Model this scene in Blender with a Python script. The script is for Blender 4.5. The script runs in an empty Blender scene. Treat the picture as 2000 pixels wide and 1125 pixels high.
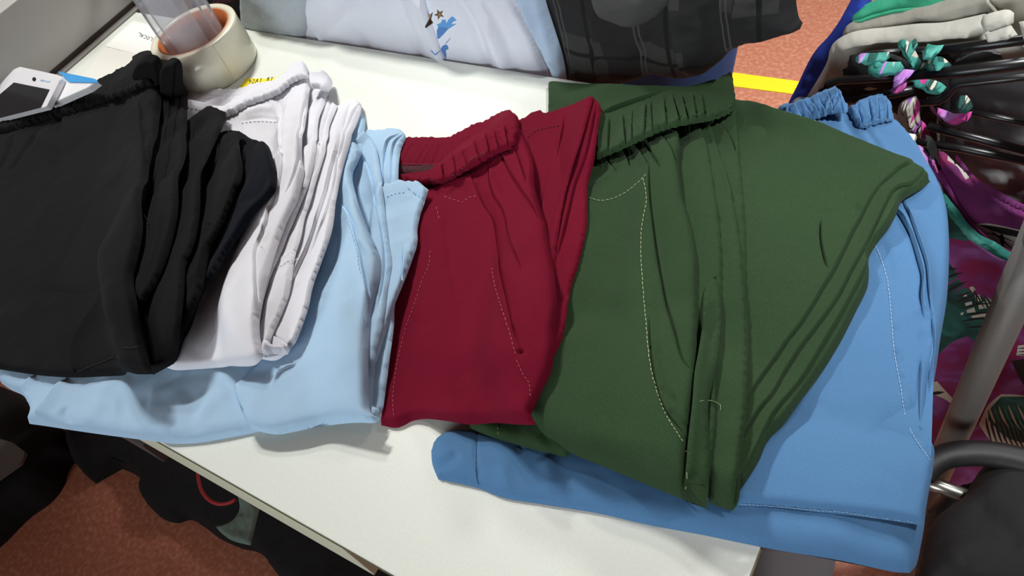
import bpy, bmesh, math, random
import numpy as np
from mathutils import Vector, Matrix
from mathutils.geometry import delaunay_2d_cdt

scene = bpy.context.scene
C = scene.collection
random.seed(7)

# ------------------------------------------------------------------ camera
CAM = np.array([0.0, 0.0, 1.37])          # the phone is held above the near table edge
FPX = 1511.0
AX = np.array([[0.84207348, 0.26361509, -0.47055216],
               [0.48238803, -0.75835565, 0.43840449],
               [-0.24127585, -0.59615753, -0.76575595]])   # rows: world X, Y, Z in camera axes (x right, y down, z ahead)
TZ = 0.75                                  # table top height
cd = bpy.data.cameras.new('camera'); cam = bpy.data.objects.new('camera', cd); C.objects.link(cam)
cd.sensor_width = 36; cd.lens = 36 * FPX / 2000; cd.clip_start = 0.02
m = Matrix.Identity(4)
for i in range(3):
    m[i][0] = AX[i][0]; m[i][1] = -AX[i][1]; m[i][2] = -AX[i][2]; m[i][3] = CAM[i]
cam.matrix_world = m
scene.camera = cam

# ------------------------------------------------------------------ light
w = bpy.data.worlds.new('world'); scene.world = w; w.use_nodes = True
w.node_tree.nodes['Background'].inputs[0].default_value = (0.80, 0.90, 1.0, 1)
w.node_tree.nodes['Background'].inputs[1].default_value = 0.3
def area(name, loc, target, sx, sy, power, col, spread=180):
    l = bpy.data.lights.new(name, 'AREA'); l.shape = 'RECTANGLE'; l.size = sx; l.size_y = sy; l.energy = power; l.color = col; l.spread = math.radians(spread)
    o = bpy.data.objects.new(name, l); C.objects.link(o); o.location = loc
    o.rotation_euler = (Vector(target) - Vector(loc)).to_track_quat('-Z', 'Y').to_euler()
    return o
area('ceiling_tube_light', (-1.5, 1.1, 2.45), (-0.6, 0.55, 0.75), 0.28, 0.07, 11.5, (1.0, 0.99, 0.95), 110)
area('rack_side_light', (0.75, 0.75, 2.8), (0.12, 0.92, 0.75), 0.2, 0.2, 4.5, (0.98, 0.99, 1.0), 45)
area('ceiling_panel_light', (-1.9, 1.9, 2.95), (-0.5, 0.4, 0.75), 0.18, 0.18, 7, (1.0, 0.99, 0.95), 110)
area('shop_hall_light', (0.3, 3.2, 2.9), (-0.2, 1.9, 0.0), 1.2, 0.6, 66, (0.97, 0.99, 1.0))
area('front_fill_light', (-0.2, -2.3, 1.55), (-0.1, 0.7, 1.0), 2.6, 1.0, 13, (0.90, 0.96, 1.0), 75)  # added fill for faces turned to the front, no window behind it
scene.cycles.transparent_max_bounces = 32
vs = scene.view_settings
vs.view_transform = 'Standard'; vs.look = 'None'; vs.exposure = 0.0; vs.gamma = 1.0; vs.use_curve_mapping = False

# ------------------------------------------------------------------ helpers
def srgb(r, g, b):
    f = lambda c: (c / 255 / 12.92) if c / 255 <= 0.04045 else ((c / 255 + 0.055) / 1.055) ** 2.4
    return (f(r), f(g), f(b), 1)

def mat(name, col, rough=0.8, metal=0.0, sheen=0.0, weave=0.0, crumple=0.0, noise=0.0, spec=0.5, coat=0.0, trans=0.0, nscale=60):
    mt = bpy.data.materials.new(name); mt.use_nodes = True
    nt = mt.node_tree; b = nt.nodes['Principled BSDF']
    b.inputs['Base Color'].default_value = col
    b.inputs['Roughness'].default_value = rough; b.inputs['Metallic'].default_value = metal
    b.inputs['Specular IOR Level'].default_value = spec
    b.inputs['Sheen Weight'].default_value = sheen; b.inputs['Sheen Roughness'].default_value = 0.5
    b.inputs['Coat Weight'].default_value = coat; b.inputs['Transmission Weight'].default_value = trans
    tc = nt.nodes.new('ShaderNodeTexCoord')
    last = None
    def bump(src, dist, strength=1.0):
        nonlocal last
        n = nt.nodes.new('ShaderNodeBump'); n.inputs['Distance'].default_value = dist; n.inputs['Strength'].default_value = strength
        nt.links.new(src, n.inputs['Height'])
        if last: nt.links.new(last, n.inputs['Normal'])
        last = n.outputs['Normal']
    if crumple:
        n = nt.nodes.new('ShaderNodeTexNoise'); n.inputs['Scale'].default_value = 22; n.inputs['Detail'].default_value = 5
        n.inputs['Distortion'].default_value = 0.6
        nt.links.new(tc.outputs['Object'], n.inputs['Vector']); bump(n.outputs['Fac'], crumple)
    if weave:
        for d in ('X', 'Y'):
            wv = nt.nodes.new('ShaderNodeTexWave'); wv.bands_direction = d; wv.inputs['Scale'].default_value = 1500
            wv.inputs['Distortion'].default_value = 1.2; wv.inputs['Detail'].default_value = 1
            nt.links.new(tc.outputs['Object'], wv.inputs['Vector']); bump(wv.outputs['Fac'], weave * 0.15)
    if noise:
        n = nt.nodes.new('ShaderNodeTexNoise'); n.inputs['Scale'].default_value = nscale * 12; n.inputs['Detail'].default_value = 3
        n2 = nt.nodes.new('ShaderNodeMix'); n2.data_type = 'RGBA'; n2.blend_type = 'MULTIPLY'
        r = nt.nodes.new('ShaderNodeMapRange'); r.inputs[1].default_value = 0.3; r.inputs[2].default_value = 0.7
        r.inputs[3].default_value = 1 - noise; r.inputs[4].default_value = 1 + noise
        nt.links.new(tc.outputs['Object'], n.inputs['Vector']); nt.links.new(n.outputs['Fac'], r.inputs[0])
        n2.inputs[0].default_value = 1; n2.inputs[6].default_value = col
        nt.links.new(r.outputs[0], n2.inputs[7]); nt.links.new(n2.outputs[2], b.inputs['Base Color'])
    if last: nt.links.new(last, b.inputs['Normal'])
    return mt

def tag(o, label=None, cat=None, group=None, kind=None):
    if label: o['label'] = label
    if cat: o['category'] = cat
    if group: o['group'] = group
    if kind: o['kind'] = kind
    return o

def thing(name, label, cat, loc=(0, 0, 0), group=None):
    o = bpy.data.objects.new(name, None); C.objects.link(o); o.location = loc; o.empty_display_size = 0.05
    return tag(o, label, cat, group)

def link(name, me, mats, parent=None):
    o = bpy.data.objects.new(name, me); C.objects.link(o)
    for mm in (mats if isinstance(mats, (list, tuple)) else [mats]): me.materials.append(mm)
    if parent is not None:
        o.parent = parent
        o.matrix_parent_inverse = Matrix.Translation(-parent_world(parent))
    return o
def parent_world(p):
    v = Vector(p.location) if p.type == 'EMPTY' else Vector((0, 0, 0))
    return v

def from_bm(name, bm, mats, parent=None, smooth=True):
    me = bpy.data.meshes.new(name); bm.to_mesh(me); bm.free()
    if smooth:
        for p in me.polygons: p.use_smooth = True
    return link(name, me, mats, parent)

def add_box(bm, lo, hi, bevel=0.0):
    vs_ = [bm.verts.new((x, y, z)) for x in (lo[0], hi[0]) for y in (lo[1], hi[1]) for z in (lo[2], hi[2])]
    fs = [(0, 1, 3, 2), (4, 6, 7, 5), (0, 4, 5, 1), (2, 3, 7, 6), (0, 2, 6, 4), (1, 5, 7, 3)]
    ff = [bm.faces.new([vs_[i] for i in f]) for f in fs]
    if bevel:
        es = list({e for f in ff for e in f.edges})
        bmesh.ops.bevel(bm, geom=es, offset=bevel, segments=3, affect='EDGES', profile=0.5)

def add_prism(bm, pts, z0, z1, bevel=0.0):
    lo = [bm.verts.new((x, y, z0)) for x, y in pts]; hi = [bm.verts.new((x, y, z1)) for x, y in pts]
    f = [bm.faces.new(hi), bm.faces.new(lo[::-1])]
    n = len(pts)
    for i in range(n): f.append(bm.faces.new((lo[i], lo[(i + 1) % n], hi[(i + 1) % n], hi[i])))
    if bevel:
        es = list({e for e in f[0].edges})
        bmesh.ops.bevel(bm, geom=es, offset=bevel, segments=2, affect='EDGES')
    bmesh.ops.recalc_face_normals(bm, faces=bm.faces)

def add_tube(bm, pts, r, seg=12, caps=True, rb=None):
    pts = [Vector(p) for p in pts]; rings = []
    up = Vector((0, 0, 1))
    for i, p in enumerate(pts):
        t = (pts[min(i + 1, len(pts) - 1)] - pts[max(i - 1, 0)]).normalized()
        a = t.cross(up if abs(t.z) < 0.95 else Vector((1, 0, 0))).normalized(); b2 = a.cross(t).normalized()
        rr = r[i] if isinstance(r, (list, tuple)) else r
        rbb = rr if rb is None else rb
        rings.append([bm.verts.new(p + a * math.cos(2 * math.pi * k / seg) * rr + b2 * math.sin(2 * math.pi * k / seg) * rbb) for k in range(seg)])
    for i in range(len(rings) - 1):
        for k in range(seg):
            bm.faces.new((rings[i][k], rings[i][(k + 1) % seg], rings[i + 1][(k + 1) % seg], rings[i + 1][k]))
    if caps:
        bm.faces.new(rings[0][::-1]); bm.faces.new(rings[-1])
    bmesh.ops.recalc_face_normals(bm, faces=bm.faces)

def add_lathe(bm, prof, c, seg=96, a0=0.0, a1=2 * math.pi, closed_profile=True):
    full = abs(a1 - a0 - 2 * math.pi) < 1e-6
    n = seg if full else seg + 1
    rings = []
    for k in range(n):
        a = a0 + (a1 - a0) * k / seg
        rings.append([bm.verts.new((c[0] + r * math.cos(a), c[1] + r * math.sin(a), c[2] + z)) for r, z in prof])
    q = len(prof)
    for k in range(seg):
        A, B = rings[k], rings[(k + 1) % n]
        for j in range(q if closed_profile else q - 1):
            bm.faces.new((A[j], B[j], B[(j + 1) % q], A[(j + 1) % q]))
    bmesh.ops.recalc_face_normals(bm, faces=bm.faces)

# rays of the photo: where a traced point of the photograph lies on a real surface
def rays(px):
    px = np.asarray(px, float).reshape(-1, 2)
    d = np.stack([(px[:, 0] - 1000) / FPX, (px[:, 1] - 562.5) / FPX, np.ones(len(px))], 1)
    return d @ AX.T

def on_z(px, z):
    d = rays(px); t = (z - CAM[2]) / d[:, 2]
    return CAM + d * t[:, None]
def on_y(px, y):
    d = rays(px); t = (y - CAM[1]) / d[:, 1]
    return CAM + d * t[:, None]

def spline(pts, closed=True, step=4.0, corner=48):
    P = np.asarray(pts, float); n = len(P); out = []
    tin = np.zeros((n, 2)); tout = np.zeros((n, 2))
    for i in range(n):
        if not closed and i in (0, n - 1):
            j = 1 if i == 0 else n - 2
            t = (P[j] - P[i]) * (1 if i == 0 else -1); t /= np.linalg.norm(t) + 1e-9
            tin[i] = tout[i] = t; continue
        a = P[i] - P[i - 1]; b = P[(i + 1) % n] - P[i]
        a = a / (np.linalg.norm(a) + 1e-9); b = b / (np.linalg.norm(b) + 1e-9)
        ang = math.degrees(math.acos(max(-1, min(1, float(a @ b)))))
        if ang > corner: tin[i] = a; tout[i] = b
        else:
            t = a + b; t /= np.linalg.norm(t) + 1e-9; tin[i] = tout[i] = t
    for i in range(n if closed else n - 1):
        A, B = P[i], P[(i + 1) % n]; L = np.linalg.norm(B - A)
        k = max(1, int(math.ceil(L / step)))
        for q in range(k):
            s = q / k; h1 = 2 * s**3 - 3 * s**2 + 1; h2 = s**3 - 2 * s**2 + s; h3 = -2 * s**3 + 3 * s**2; h4 = s**3 - s**2
            out.append(h1 * A + h2 * L * tout[i] + h3 * B + h4 * L * tin[(i + 1) % n])
    if not closed: out.append(P[-1])
    return np.array(out)

def seg_dist(Q, P, closed):
    """distance of points Q to polyline P: d, side (+1 on the right hand seen from above), arc length, tangent side distance"""
    A = P; B = np.roll(P, -1, 0)
    if not closed: A = A[:-1]; B = B[:-1]
    L = np.linalg.norm(B - A, axis=1); cum = np.concatenate([[0], np.cumsum(L)]); L2 = np.maximum(L * L, 1e-12)
    D = np.empty(len(Q)); S = np.empty(len(Q)); T = np.empty(len(Q))
    for s in range(0, len(Q), 4000):
        q = Q[s:s + 4000]
        w_ = q[:, None, :] - A[None]; ab = (B - A)[None]
        t = np.clip((w_ * ab).sum(2) / L2, 0, 1)
        r = w_ - t[..., None] * ab
        d2 = (r * r).sum(2); i = d2.argmin(1); k = np.arange(len(q))
        D[s:s + 4000] = np.sqrt(d2[k, i])
        ww = w_[k, i]; bb = (B - A)[i]
        S[s:s + 4000] = -np.sign(bb[:, 0] * ww[:, 1] - bb[:, 1] * ww[:, 0])
        T[s:s + 4000] = cum[i] + t[k, i] * L[i]
    return D, S, T, cum[-1]

def inside(Q, P):
    x, y = Q[:, 0], Q[:, 1]; r = np.zeros(len(Q), bool)
    for i in range(len(P)):
        x1, y1 = P[i]; x2, y2 = P[i - 1]
        if y1 == y2: continue
        c = ((y1 > y) != (y2 > y)) & (x < (x2 - x1) * (y - y1) / (y2 - y1) + x1)
        r ^= c
    return r

PX = 0.00060        # size of one photo pixel on the garments, in metres

class Surf:
    """a flat support (table top, hanging plane) with a record of how high the cloth on it already lies"""
    def __init__(s, o, u, v, lo, hi, g=0.0025):
        s.o = np.array(o, float); s.u = np.array(u, float); s.v = np.array(v, float); s.n = np.cross(s.u, s.v)
        s.lo = np.array(lo, float); s.g = g
        s.shape = (int((hi[0] - lo[0]) / g) + 1, int((hi[1] - lo[1]) / g) + 1)
        s.H = np.zeros(s.shape)
        i, j = np.meshgrid(np.arange(s.shape[0]), np.arange(s.shape[1]), indexing='ij')
        s.uv = np.stack([s.lo[0] + i * g, s.lo[1] + j * g], 2).reshape(-1, 2)
        s.B = None
    def smooth(s, k=4, reps=2):
        H = s.H.copy()
        for ax in (0, 1):                       # highest neighbour first, then soften: cloth tents over what is under it
            M = H.copy()
            for d in range(-k * reps, k * reps + 1): M = np.maximum(M, np.roll(H, d, ax))
            H = M
        for _ in range(reps):
            for ax in (0, 1):
                a = np.zeros_like(H)
                for d in range(-k, k + 1): a += np.roll(H, d, ax)
                H = a / (2 * k + 1)
        s.B = np.maximum(H, s.H)
    def sample(s, UV, F):
        q = (UV - s.lo) / s.g
        i = np.clip(q[:, 0], 0, s.shape[0] - 1.001); j = np.clip(q[:, 1], 0, s.shape[1] - 1.001)
        a = i.astype(int); b = j.astype(int); x = i - a; y = j - b
        return F[a, b] * (1 - x) * (1 - y) + F[a + 1, b] * x * (1 - y) + F[a, b + 1] * (1 - x) * y + F[a + 1, b + 1] * x * y
    def hit(s, px, F, extra=0.0):
        d = rays(px); h = np.zeros(len(d)) + extra
        for _ in range(7):
            t = ((s.o - CAM) @ s.n + h) / (d @ s.n)
            P = CAM + d * t[:, None]; uv = np.stack([(P - s.o) @ s.u, (P - s.o) @ s.v], 1)
            h = 0.5 * h + 0.5 * (s.sample(uv, F) + extra)
        return uv
    def world(s, uv, h):
        return s.o + uv[:, :1] * s.u + uv[:, 1:] * s.v + h[:, None] * s.n

def waves(UV, seed, wl):
    rg = np.random.RandomState(seed); r = np.zeros(len(UV))
    for k in range(7):
        a = rg.rand() * 2 * math.pi; l = wl * (0.55 + rg.rand()); ph = rg.rand() * 6.28
        x = UV @ np.array([math.cos(a), math.sin(a)]) / l * 2 * math.pi + ph
        x = x + 0.8 * np.sin(UV @ np.array([-math.sin(a), math.cos(a)]) / (l * 1.7) * 6.28 + ph * 2)
        r += np.sin(x)
    return r / 4

def sstep(x): x = np.clip(x, 0, 1); return x * x * (3 - 2 * x)

LAYERS = 0
def layer(name, S, mats, parent, outline, T=5.0, r=10, folds=(), gathers=(), wr=0.6, wl=0.05, g=0.0026, decals=(), sc=None, puff=0.0, step=4.0, corner=48, hug=False, seed=None, lift=0.0):
    """one piece of cloth as a closed thin cushion lying on S; T, puff, fold heights in mm, widths in photo pixels"""
    global LAYERS
    LAYERS += 1
    sd = seed if seed is not None else LAYERS
    S.smooth(2 if hug else 4, 1 if hug else 2)
    if name in ('side_leg', 'hem_fold', 'center_placket'): r = r * 0.55
    elif name == 'front_panel': r = r * 0.8
    o_px = spline(outline, True, step, corner)
    if sc:
        rg = np.random.RandomState(sd); n = len(o_px)
        t = np.roll(o_px, -1, 0) - np.roll(o_px, 1, 0); t /= np.linalg.norm(t, axis=1)[:, None] + 1e-9
        s_ = np.arange(n) * step
        amp = sc[0] * (np.sin(s_ / sc[1] * 6.28 + 2 * np.sin(s_ / sc[1] * 1.3)) + 0.6 * np.sin(s_ / sc[1] * 15 + rg.rand() * 6))
        m_ = np.ones(n)
        if len(sc) > 2:                       # only near this polyline
            D_, _, _, _ = seg_dist(o_px, np.array(sc[2], float), False); m_ = np.clip(1.5 - D_ / 8, 0, 1)
        o_px = o_px + np.stack([-t[:, 1], t[:, 0]], 1) * (amp * m_)[:, None]
    O = S.hit(o_px, S.B)
    lo, hi = O.min(0), O.max(0)
    nx = int((hi[0] - lo[0]) / g) + 2; ny = int((hi[1] - lo[1]) / (g * 0.866)) + 2
    i, j = np.meshgrid(np.arange(nx), np.arange(ny), indexing='ij')
    G = np.stack([lo[0] + (i + 0.5 * (j % 2)) * g, lo[1] + j * g * 0.866], 2).reshape(-1, 2)
    G = G[inside(G, O)]
    if len(G):
        D, _, _, _ = seg_dist(G, O, True); G = G[D > g * 0.55]
    rr = r * PX
    inner = []
    FL = []
    for f in folds:
        kind, pts, amp, wd = f[:4]; opt = f[4] if len(f) > 4 else ''
        pl = S.hit(spline(pts, False, 5), S.B, T * 0.001)
        FL.append((kind, pl, amp * (0.0013 if kind == 's' else 0.001), wd * PX, opt))
        if kind == 's':
            t = np.gradient(pl, axis=0); t /= np.linalg.norm(t, axis=1)[:, None] + 1e-9
            nn = np.stack([-t[:, 1], t[:, 0]], 1)
            fine = []
            for a in range(len(pl) - 1):
                for q in (0, 0.33, 0.67): fine.append((pl[a] * (1 - q) + pl[a + 1] * q, nn[a]))
            lo_ = 1 if ('L' in opt or 'D' in opt) else -1
            for p, q in fine:
                for of in (-0.0013, -0.0003, 0.0003, 0.0009, 0.0016, 0.0026): inner.append(p + q * of * lo_)
    GL = []
    for ga in gathers:
        pts, hw, per, amp, fade = ga
        GL.append((S.hit(spline(pts, False, 5), S.B, T * 0.001), hw * PX, per * PX, amp * 0.001, fade * PX))
    def hf(UV):
        D, _, _, _ = seg_dist(UV, O, True)
        e = np.clip(D / rr, 0, 1)
        prof = np.sqrt(np.clip(1 - (1 - e) ** 2, 0, 1))
        h = T * 0.001 * prof + puff * 0.001 * (1 - np.exp(-D / 0.03))
        ex = wr * 0.001 * waves(UV, sd, wl) + wr * 0.0004 * waves(UV, sd + 99, wl * 0.4)
        for kind, pl, amp, wd, opt in FL:
            d, sgn, t, L = seg_dist(UV, pl, False)
            u = t / L
            tp = np.clip(np.minimum(u, 1 - u) * 6, 0, 1) ** 0.7
            if 'o' in opt: tp = np.ones_like(u)                       # open ended: runs out through both edges
            elif 'a' in opt: tp = np.clip((1 - u) * 4, 0, 1) ** 0.7     # full at the start, dying out
            elif 'z' in opt: tp = np.clip(u * 4, 0, 1) ** 0.7           # dying in, full at the end
            if kind == 's':
                hs = 1 if ('L' in opt or 'D' in opt) else -1
                ex = ex + amp * tp * np.where(sgn * hs > 0, np.exp(-(d / wd) ** 1.3), 0.0)
                gd = min(T * 0.0008, 0.0034) * min(1.0, amp / 0.002)
                ex = ex - gd * tp * np.where(sgn * hs < 0, np.exp(-((d - 0.0008) / 0.00075) ** 2), 0.0)
            else:
                ex = ex + amp * tp * np.exp(-(d / wd) ** 2)
        for pl, hw, per, amp, fade in GL:
            d, sgn, t, L = seg_dist(UV, pl, False)
            sd_ = d * sgn
            rg = np.random.RandomState(sd + 5)
            ph = t / per * 2 * math.pi
            c1 = np.abs(np.sin(ph / 2 + 0.9 * np.sin(ph * 0.31) + 0.35 * sd_ / hw)); c2 = np.abs(np.sin(ph * 0.83 + 2 + 0.8 * np.sin(ph * 0.23) + 0.5 * sd_ / hw))
            a = 1.7 * np.sqrt(c1) + 0.9 * np.sqrt(c2) - 1.9
            msk = np.where(d < hw, 1.0, np.exp(-(d - hw) / fade * (1 + 0.6 * np.sin(ph * 0.37 + 1))))
            end = np.where((t <= 0) | (t >= L), np.exp(-np.maximum(d - hw, 0) / 0.01), 1)
            ex = ex + amp * a * msk * end
            ex = ex - 0.0009 * np.exp(-((d - hw) / 0.0011) ** 2) * (amp > 0.0003)
        return np.maximum(h + ex * np.clip(D / max(rr * 0.6, 0.002), 0, 1), 0.0002 * e) + lift * 0.001 * 0
    for kind, pl, amp, wd, opt in FL:
        if kind == 's' and len(G):
            D, _, _, _ = seg_dist(G, pl, False); G = G[D > 0.0031]
    pts_all = [O, G]
    if inner:
        I = np.array(inner); I = I[inside(I, O)]
        if len(I):
            D, _, _, _ = seg_dist(I, O, True); I = I[D > 0.0008]; pts_all.append(I)
    nO = len(O)
    edges = [(k, (k + 1) % nO) for k in range(nO)]
    dec = []
    cnt = sum(len(a) for a in pts_all)
    for poly, mi in decals:
        q = S.hit(spline(poly, True, 6, 30), S.B, T * 0.001)
        pts_all.append(q); edges += [(cnt + k, cnt + (k + 1) % len(q)) for k in range(len(q))]; cnt += len(q)
        dec.append((q, mi))
    V = np.concatenate(pts_all)
    res = delaunay_2d_cdt([Vector(p) for p in V], edges, [], 0, 1e-6)
    UV = np.array([tuple(v) for v in res[0]]); F = res[2]
    cen = np.array([UV[list(f)].mean(0) for f in F])
    keep = inside(cen, O)
    h = hf(UV); base = S.sample(UV, S.B) + 0.0003
    W = S.world(UV, base + h)
    faces = [list(f) for f, k in zip(F, keep) if k]; cen = cen[keep]
    bm = bmesh.new(); bv = [bm.verts.new(p) for p in W]
    mi = np.zeros(len(faces), int)
    for q, k in dec: mi[inside(cen, q)] = k
    for f, k in zip(faces, mi):
        try: ff = bm.faces.new([bv[x] for x in f]); ff.smooth = True; ff.material_index = int(k)
        except ValueError: pass
    for v in [v for v in bm.verts if not v.link_faces]: bm.verts.remove(v)
    bm.normal_update()
    bad = [f for f in bm.faces if f.normal.dot(Vector(S.n)) < 0]
    if len(bad) > len(bm.faces) / 2: bmesh.ops.reverse_faces(bm, faces=list(bm.faces))
    be = [e for e in bm.edges if len(e.link_faces) == 1]
    for e in be: e.smooth = False
    try:
        bmesh.ops.holes_fill(bm, edges=be, sides=0)
    except Exception: pass
    # keep the record of heights
    idx = np.nonzero(((S.uv >= lo) & (S.uv <= hi)).all(1))[0]
    q = S.uv[idx]; ok = inside(q, O); idx = idx[ok]
    if len(idx):
        Hf = S.H.reshape(-1); Bf = S.B.reshape(-1)
        Hf[idx] = np.maximum(Hf[idx], Bf[idx] + 0.0003 + hf(S.uv[idx]))
    me = bpy.data.meshes.new(name); bm.to_mesh(me); bm.free()
    return link(name, me, mats, parent)

def stitches(name, S, mt, parent, lines, ln=5, gap=3.5, wd=0.9, up=0.0006, jitter=0.6):
    for k, L in enumerate(lines):            # every seam is a part of its own
        bm = bmesh.new(); rg = random.Random(k * 7 + int(L[0][0]))
        uv = S.hit(spline(L, False, 1.0), S.H, 0.0)
        P = S.world(uv, S.sample(uv, S.H) + up)
        i = 0
        while i + ln < len(P):
            a = Vector(P[i]); b = Vector(P[min(i + ln, len(P) - 1)])
            t = (b - a)
            if t.length > 1e-6:
                side = t.normalized().cross(Vector(S.n)) * wd * PX * 0.5
                j = side * rg.uniform(-jitter, jitter); up_ = Vector(S.n) * 0.0005
                mid = (a + b) / 2 + up_ * 1.2
                v = [bm.verts.new(p + j) for p in (a - side, a + side, mid + side, mid - side, b - side, b + side, a - up_, b - up_)]
                bm.faces.new((v[0], v[1], v[2], v[3])); bm.faces.new((v[3], v[2], v[5], v[4]))
                bm.faces.new((v[1], v[6], v[7], v[5], v[2])); bm.faces.new((v[6], v[0], v[3], v[4], v[7]))
            i += ln + int(gap)
        from_bm(name, bm, mt, parent, smooth=False)

GLYPH = {
 'L': [[(0, 1), (0, 0), (.6, 0)]], 'O': [[(.3, 1), (.05, .7), (.05, .3), (.3, 0), (.6, .3), (.6, .7), (.3, 1)]],
 'C': [[(.6, .85), (.3, 1), (.05, .6), (.1, .2), (.35, 0), (.6, .15)]], 'A': [[(0, 0), (.3, 1), (.6, 0)], [(.12, .4), (.5, .4)]],
 '9': [[(.55, .7), (.3, .55), (.08, .75), (.3, 1), (.55, .8), (.5, .35), (.3, 0)]], '2': [[(.05, .8), (.3, 1), (.55, .75), (.05, 0), (.6, 0)]],
 '1': [[(.2, .8), (.35, 1), (.3, 0)]], '8': [[(.3, .52), (.08, .75), (.3, 1), (.52, .75), (.3, .52), (.05, .25), (.3, 0), (.56, .25), (.3, .52)]],
 '.': [[(.2, 0), (.3, .08)]], ' ': [],
 'm': [[(0, 0), (0, .6), (.2, .6), (.25, 0), (.3, .6), (.5, .6), (.55, 0)]], 'n': [[(0, 0), (0, .6), (.3, .6), (.4, 0)]],
 'o': [[(.2, .6), (0, .3), (.2, 0), (.4, .3), (.2, .6)]], 'a': [[(.4, .6), (.1, .6), (0, .3), (.15, 0), (.4, .2), (.4, .6), (.45, 0)]],
 'x': [[(0, .6), (.4, 0)], [(.4, .6), (0, 0)]], 's': [[(.4, .6), (.05, .5), (.35, .25), (0, 0)]], 'u': [[(0, .6), (.05, 0), (.35, 0), (.4, .6)]],
 'r': [[(0, 0), (0, .6), (.3, .55)]]}
def prism_on(bm, S, px, h0, h1, bevel=0.0):
    uv = S.hit(np.array(px, float), S.H, h1); n = len(uv)
    A = [bm.verts.new(tuple(q)) for q in S.world(uv, np.full(n, h0))]; B = [bm.verts.new(tuple(q)) for q in S.world(uv, np.full(n, h1))]
    f = [bm.faces.new(B), bm.faces.new(A[::-1])]
    for i in range(n): f.append(bm.faces.new((A[i], A[(i + 1) % n], B[(i + 1) % n], B[i])))
    if bevel: bmesh.ops.bevel(bm, geom=list(f[0].edges), offset=bevel, segments=2, affect='EDGES')
    bmesh.ops.recalc_face_normals(bm, faces=bm.faces)

def writing(name, text, origin, ex, ey, z, size, mt, parent, thick=0.0007, adv=0.85):
    """pen strokes lying on height z; origin, ex, ey in photo pixels"""
    bm = bmesh.new(); o = np.array(origin, float); ex = np.array(ex, float) * size; ey = np.array(ey, float) * size
    for k, ch in enumerate(text):
        for st in GLYPH.get(ch, []):
            p = [tuple(o + ex * (x + k * adv) + ey * y) for x, y in st]
            w_ = on_z(spline(p, False, 1.2, 60), z)
            add_tube(bm, [tuple(q) for q in w_], thick, 5, rb=0.0002)
    return from_bm(name, bm, mt, parent)

# ------------------------------------------------------------------ materials
M = {}
M['black'] = mat('black_poplin', srgb(23, 23, 24), 0.88, sheen=0.02, weave=0.00012, crumple=0.0008, noise=0.12, spec=0.10)
M['navy'] = mat('dark_navy_poplin', srgb(18, 21, 29), 0.88, sheen=0.03, weave=0.00012, crumple=0.0008, spec=0.10)
M['white'] = mat('white_poplin', srgb(222, 223, 230), 0.85, weave=0.00012, crumple=0.0010, spec=0.10)
M['sky'] = mat('light_blue_poplin', srgb(172, 203, 229), 0.85, weave=0.00016, crumple=0.0010, noise=0.03, spec=0.10)
M['maroon'] = mat('maroon_poplin', srgb(108, 13, 38), 0.85, sheen=0.0, weave=0.00012, crumple=0.0008, noise=0.10, spec=0.10)
M['maroon_in'] = mat('maroon_overlock_thread', srgb(58, 12, 24), 0.9)
M['green'] = mat('bottle_green_poplin', srgb(45, 66, 41), 0.8, sheen=0.05, weave=0.00012, crumple=0.0008, noise=0.12, spec=0.10)
M['blue'] = mat('mid_blue_poplin', srgb(82, 124, 166), 0.85, sheen=0.03, weave=0.00012, crumple=0.0010, noise=0.05, spec=0.10)
M['thr_green'] = mat('pale_green_thread', srgb(150, 165, 120), 0.7)
M['thr_maroon'] = mat('pink_thread', srgb(176, 92, 104), 0.7)
M['thr_blue'] = mat('pale_blue_thread', srgb(160, 190, 215), 0.7)
M['thr_sky'] = mat('sky_thread', srgb(150, 185, 215), 0.7)
M['thr_dkblue'] = mat('deep_blue_thread', srgb(50, 90, 140), 0.7)
M['thr_white'] = mat('white_thread', srgb(205, 205, 215), 0.7)
M['thr_dkgreen'] = mat('dark_green_thread', srgb(20, 36, 20), 0.7)
M['thr_dkmaroon'] = mat('dark_maroon_thread', srgb(60, 8, 22), 0.7)
M['laminate'] = mat('white_laminate', srgb(224, 229, 220), 0.42, crumple=0.0, noise=0.025, spec=0.4, nscale=30)

TAB = Surf((0, 0, TZ), (1, 0, 0), (0, 1, 0), (-1.75, -0.30), (0.30, 0.80))
NEAR_Y, FAR_Y, RIGHT_X = 0.0543, 0.675, -0.0664
# cloth hanging past the edge sags a little
over = np.maximum(np.maximum(NEAR_Y - TAB.uv[:, 1], TAB.uv[:, 0] - RIGHT_X), 0)
TAB.H = (-2.0 * over ** 2).reshape(TAB.shape)

# ------------------------------------------------------------------ folded trousers

# ------------------------------------------------------------------ setting
def floor_mat():
    mt = bpy.data.materials.new('orange_terrazzo'); mt.use_nodes = True; nt = mt.node_tree; b = nt.nodes['Principled BSDF']
    tc = nt.nodes.new('ShaderNodeTexCoord'); v = nt.nodes.new('ShaderNodeTexVoronoi'); v.inputs['Scale'].default_value = 90
    r = nt.nodes.new('ShaderNodeValToRGB'); n = nt.nodes.new('ShaderNodeTexNoise'); n.inputs['Scale'].default_value = 95; n.inputs['Detail'].default_value = 6
    nt.links.new(tc.outputs['Object'], v.inputs['Vector']); nt.links.new(tc.outputs['Object'], n.inputs['Vector'])
    e = r.color_ramp.elements; e[0].position = 0.30; e[0].color = srgb(186, 112, 84); e[1].position = 0.72; e[1].color = srgb(214, 158, 130)
    e2 = r.color_ramp.elements.new(0.5); e2.color = srgb(198, 126, 98)
    nt.links.new(n.outputs['Fac'], r.inputs['Fac']); nt.links.new(r.outputs['Color'], b.inputs['Base Color'])
    b.inputs['Roughness'].default_value = 0.45
    return mt
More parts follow.
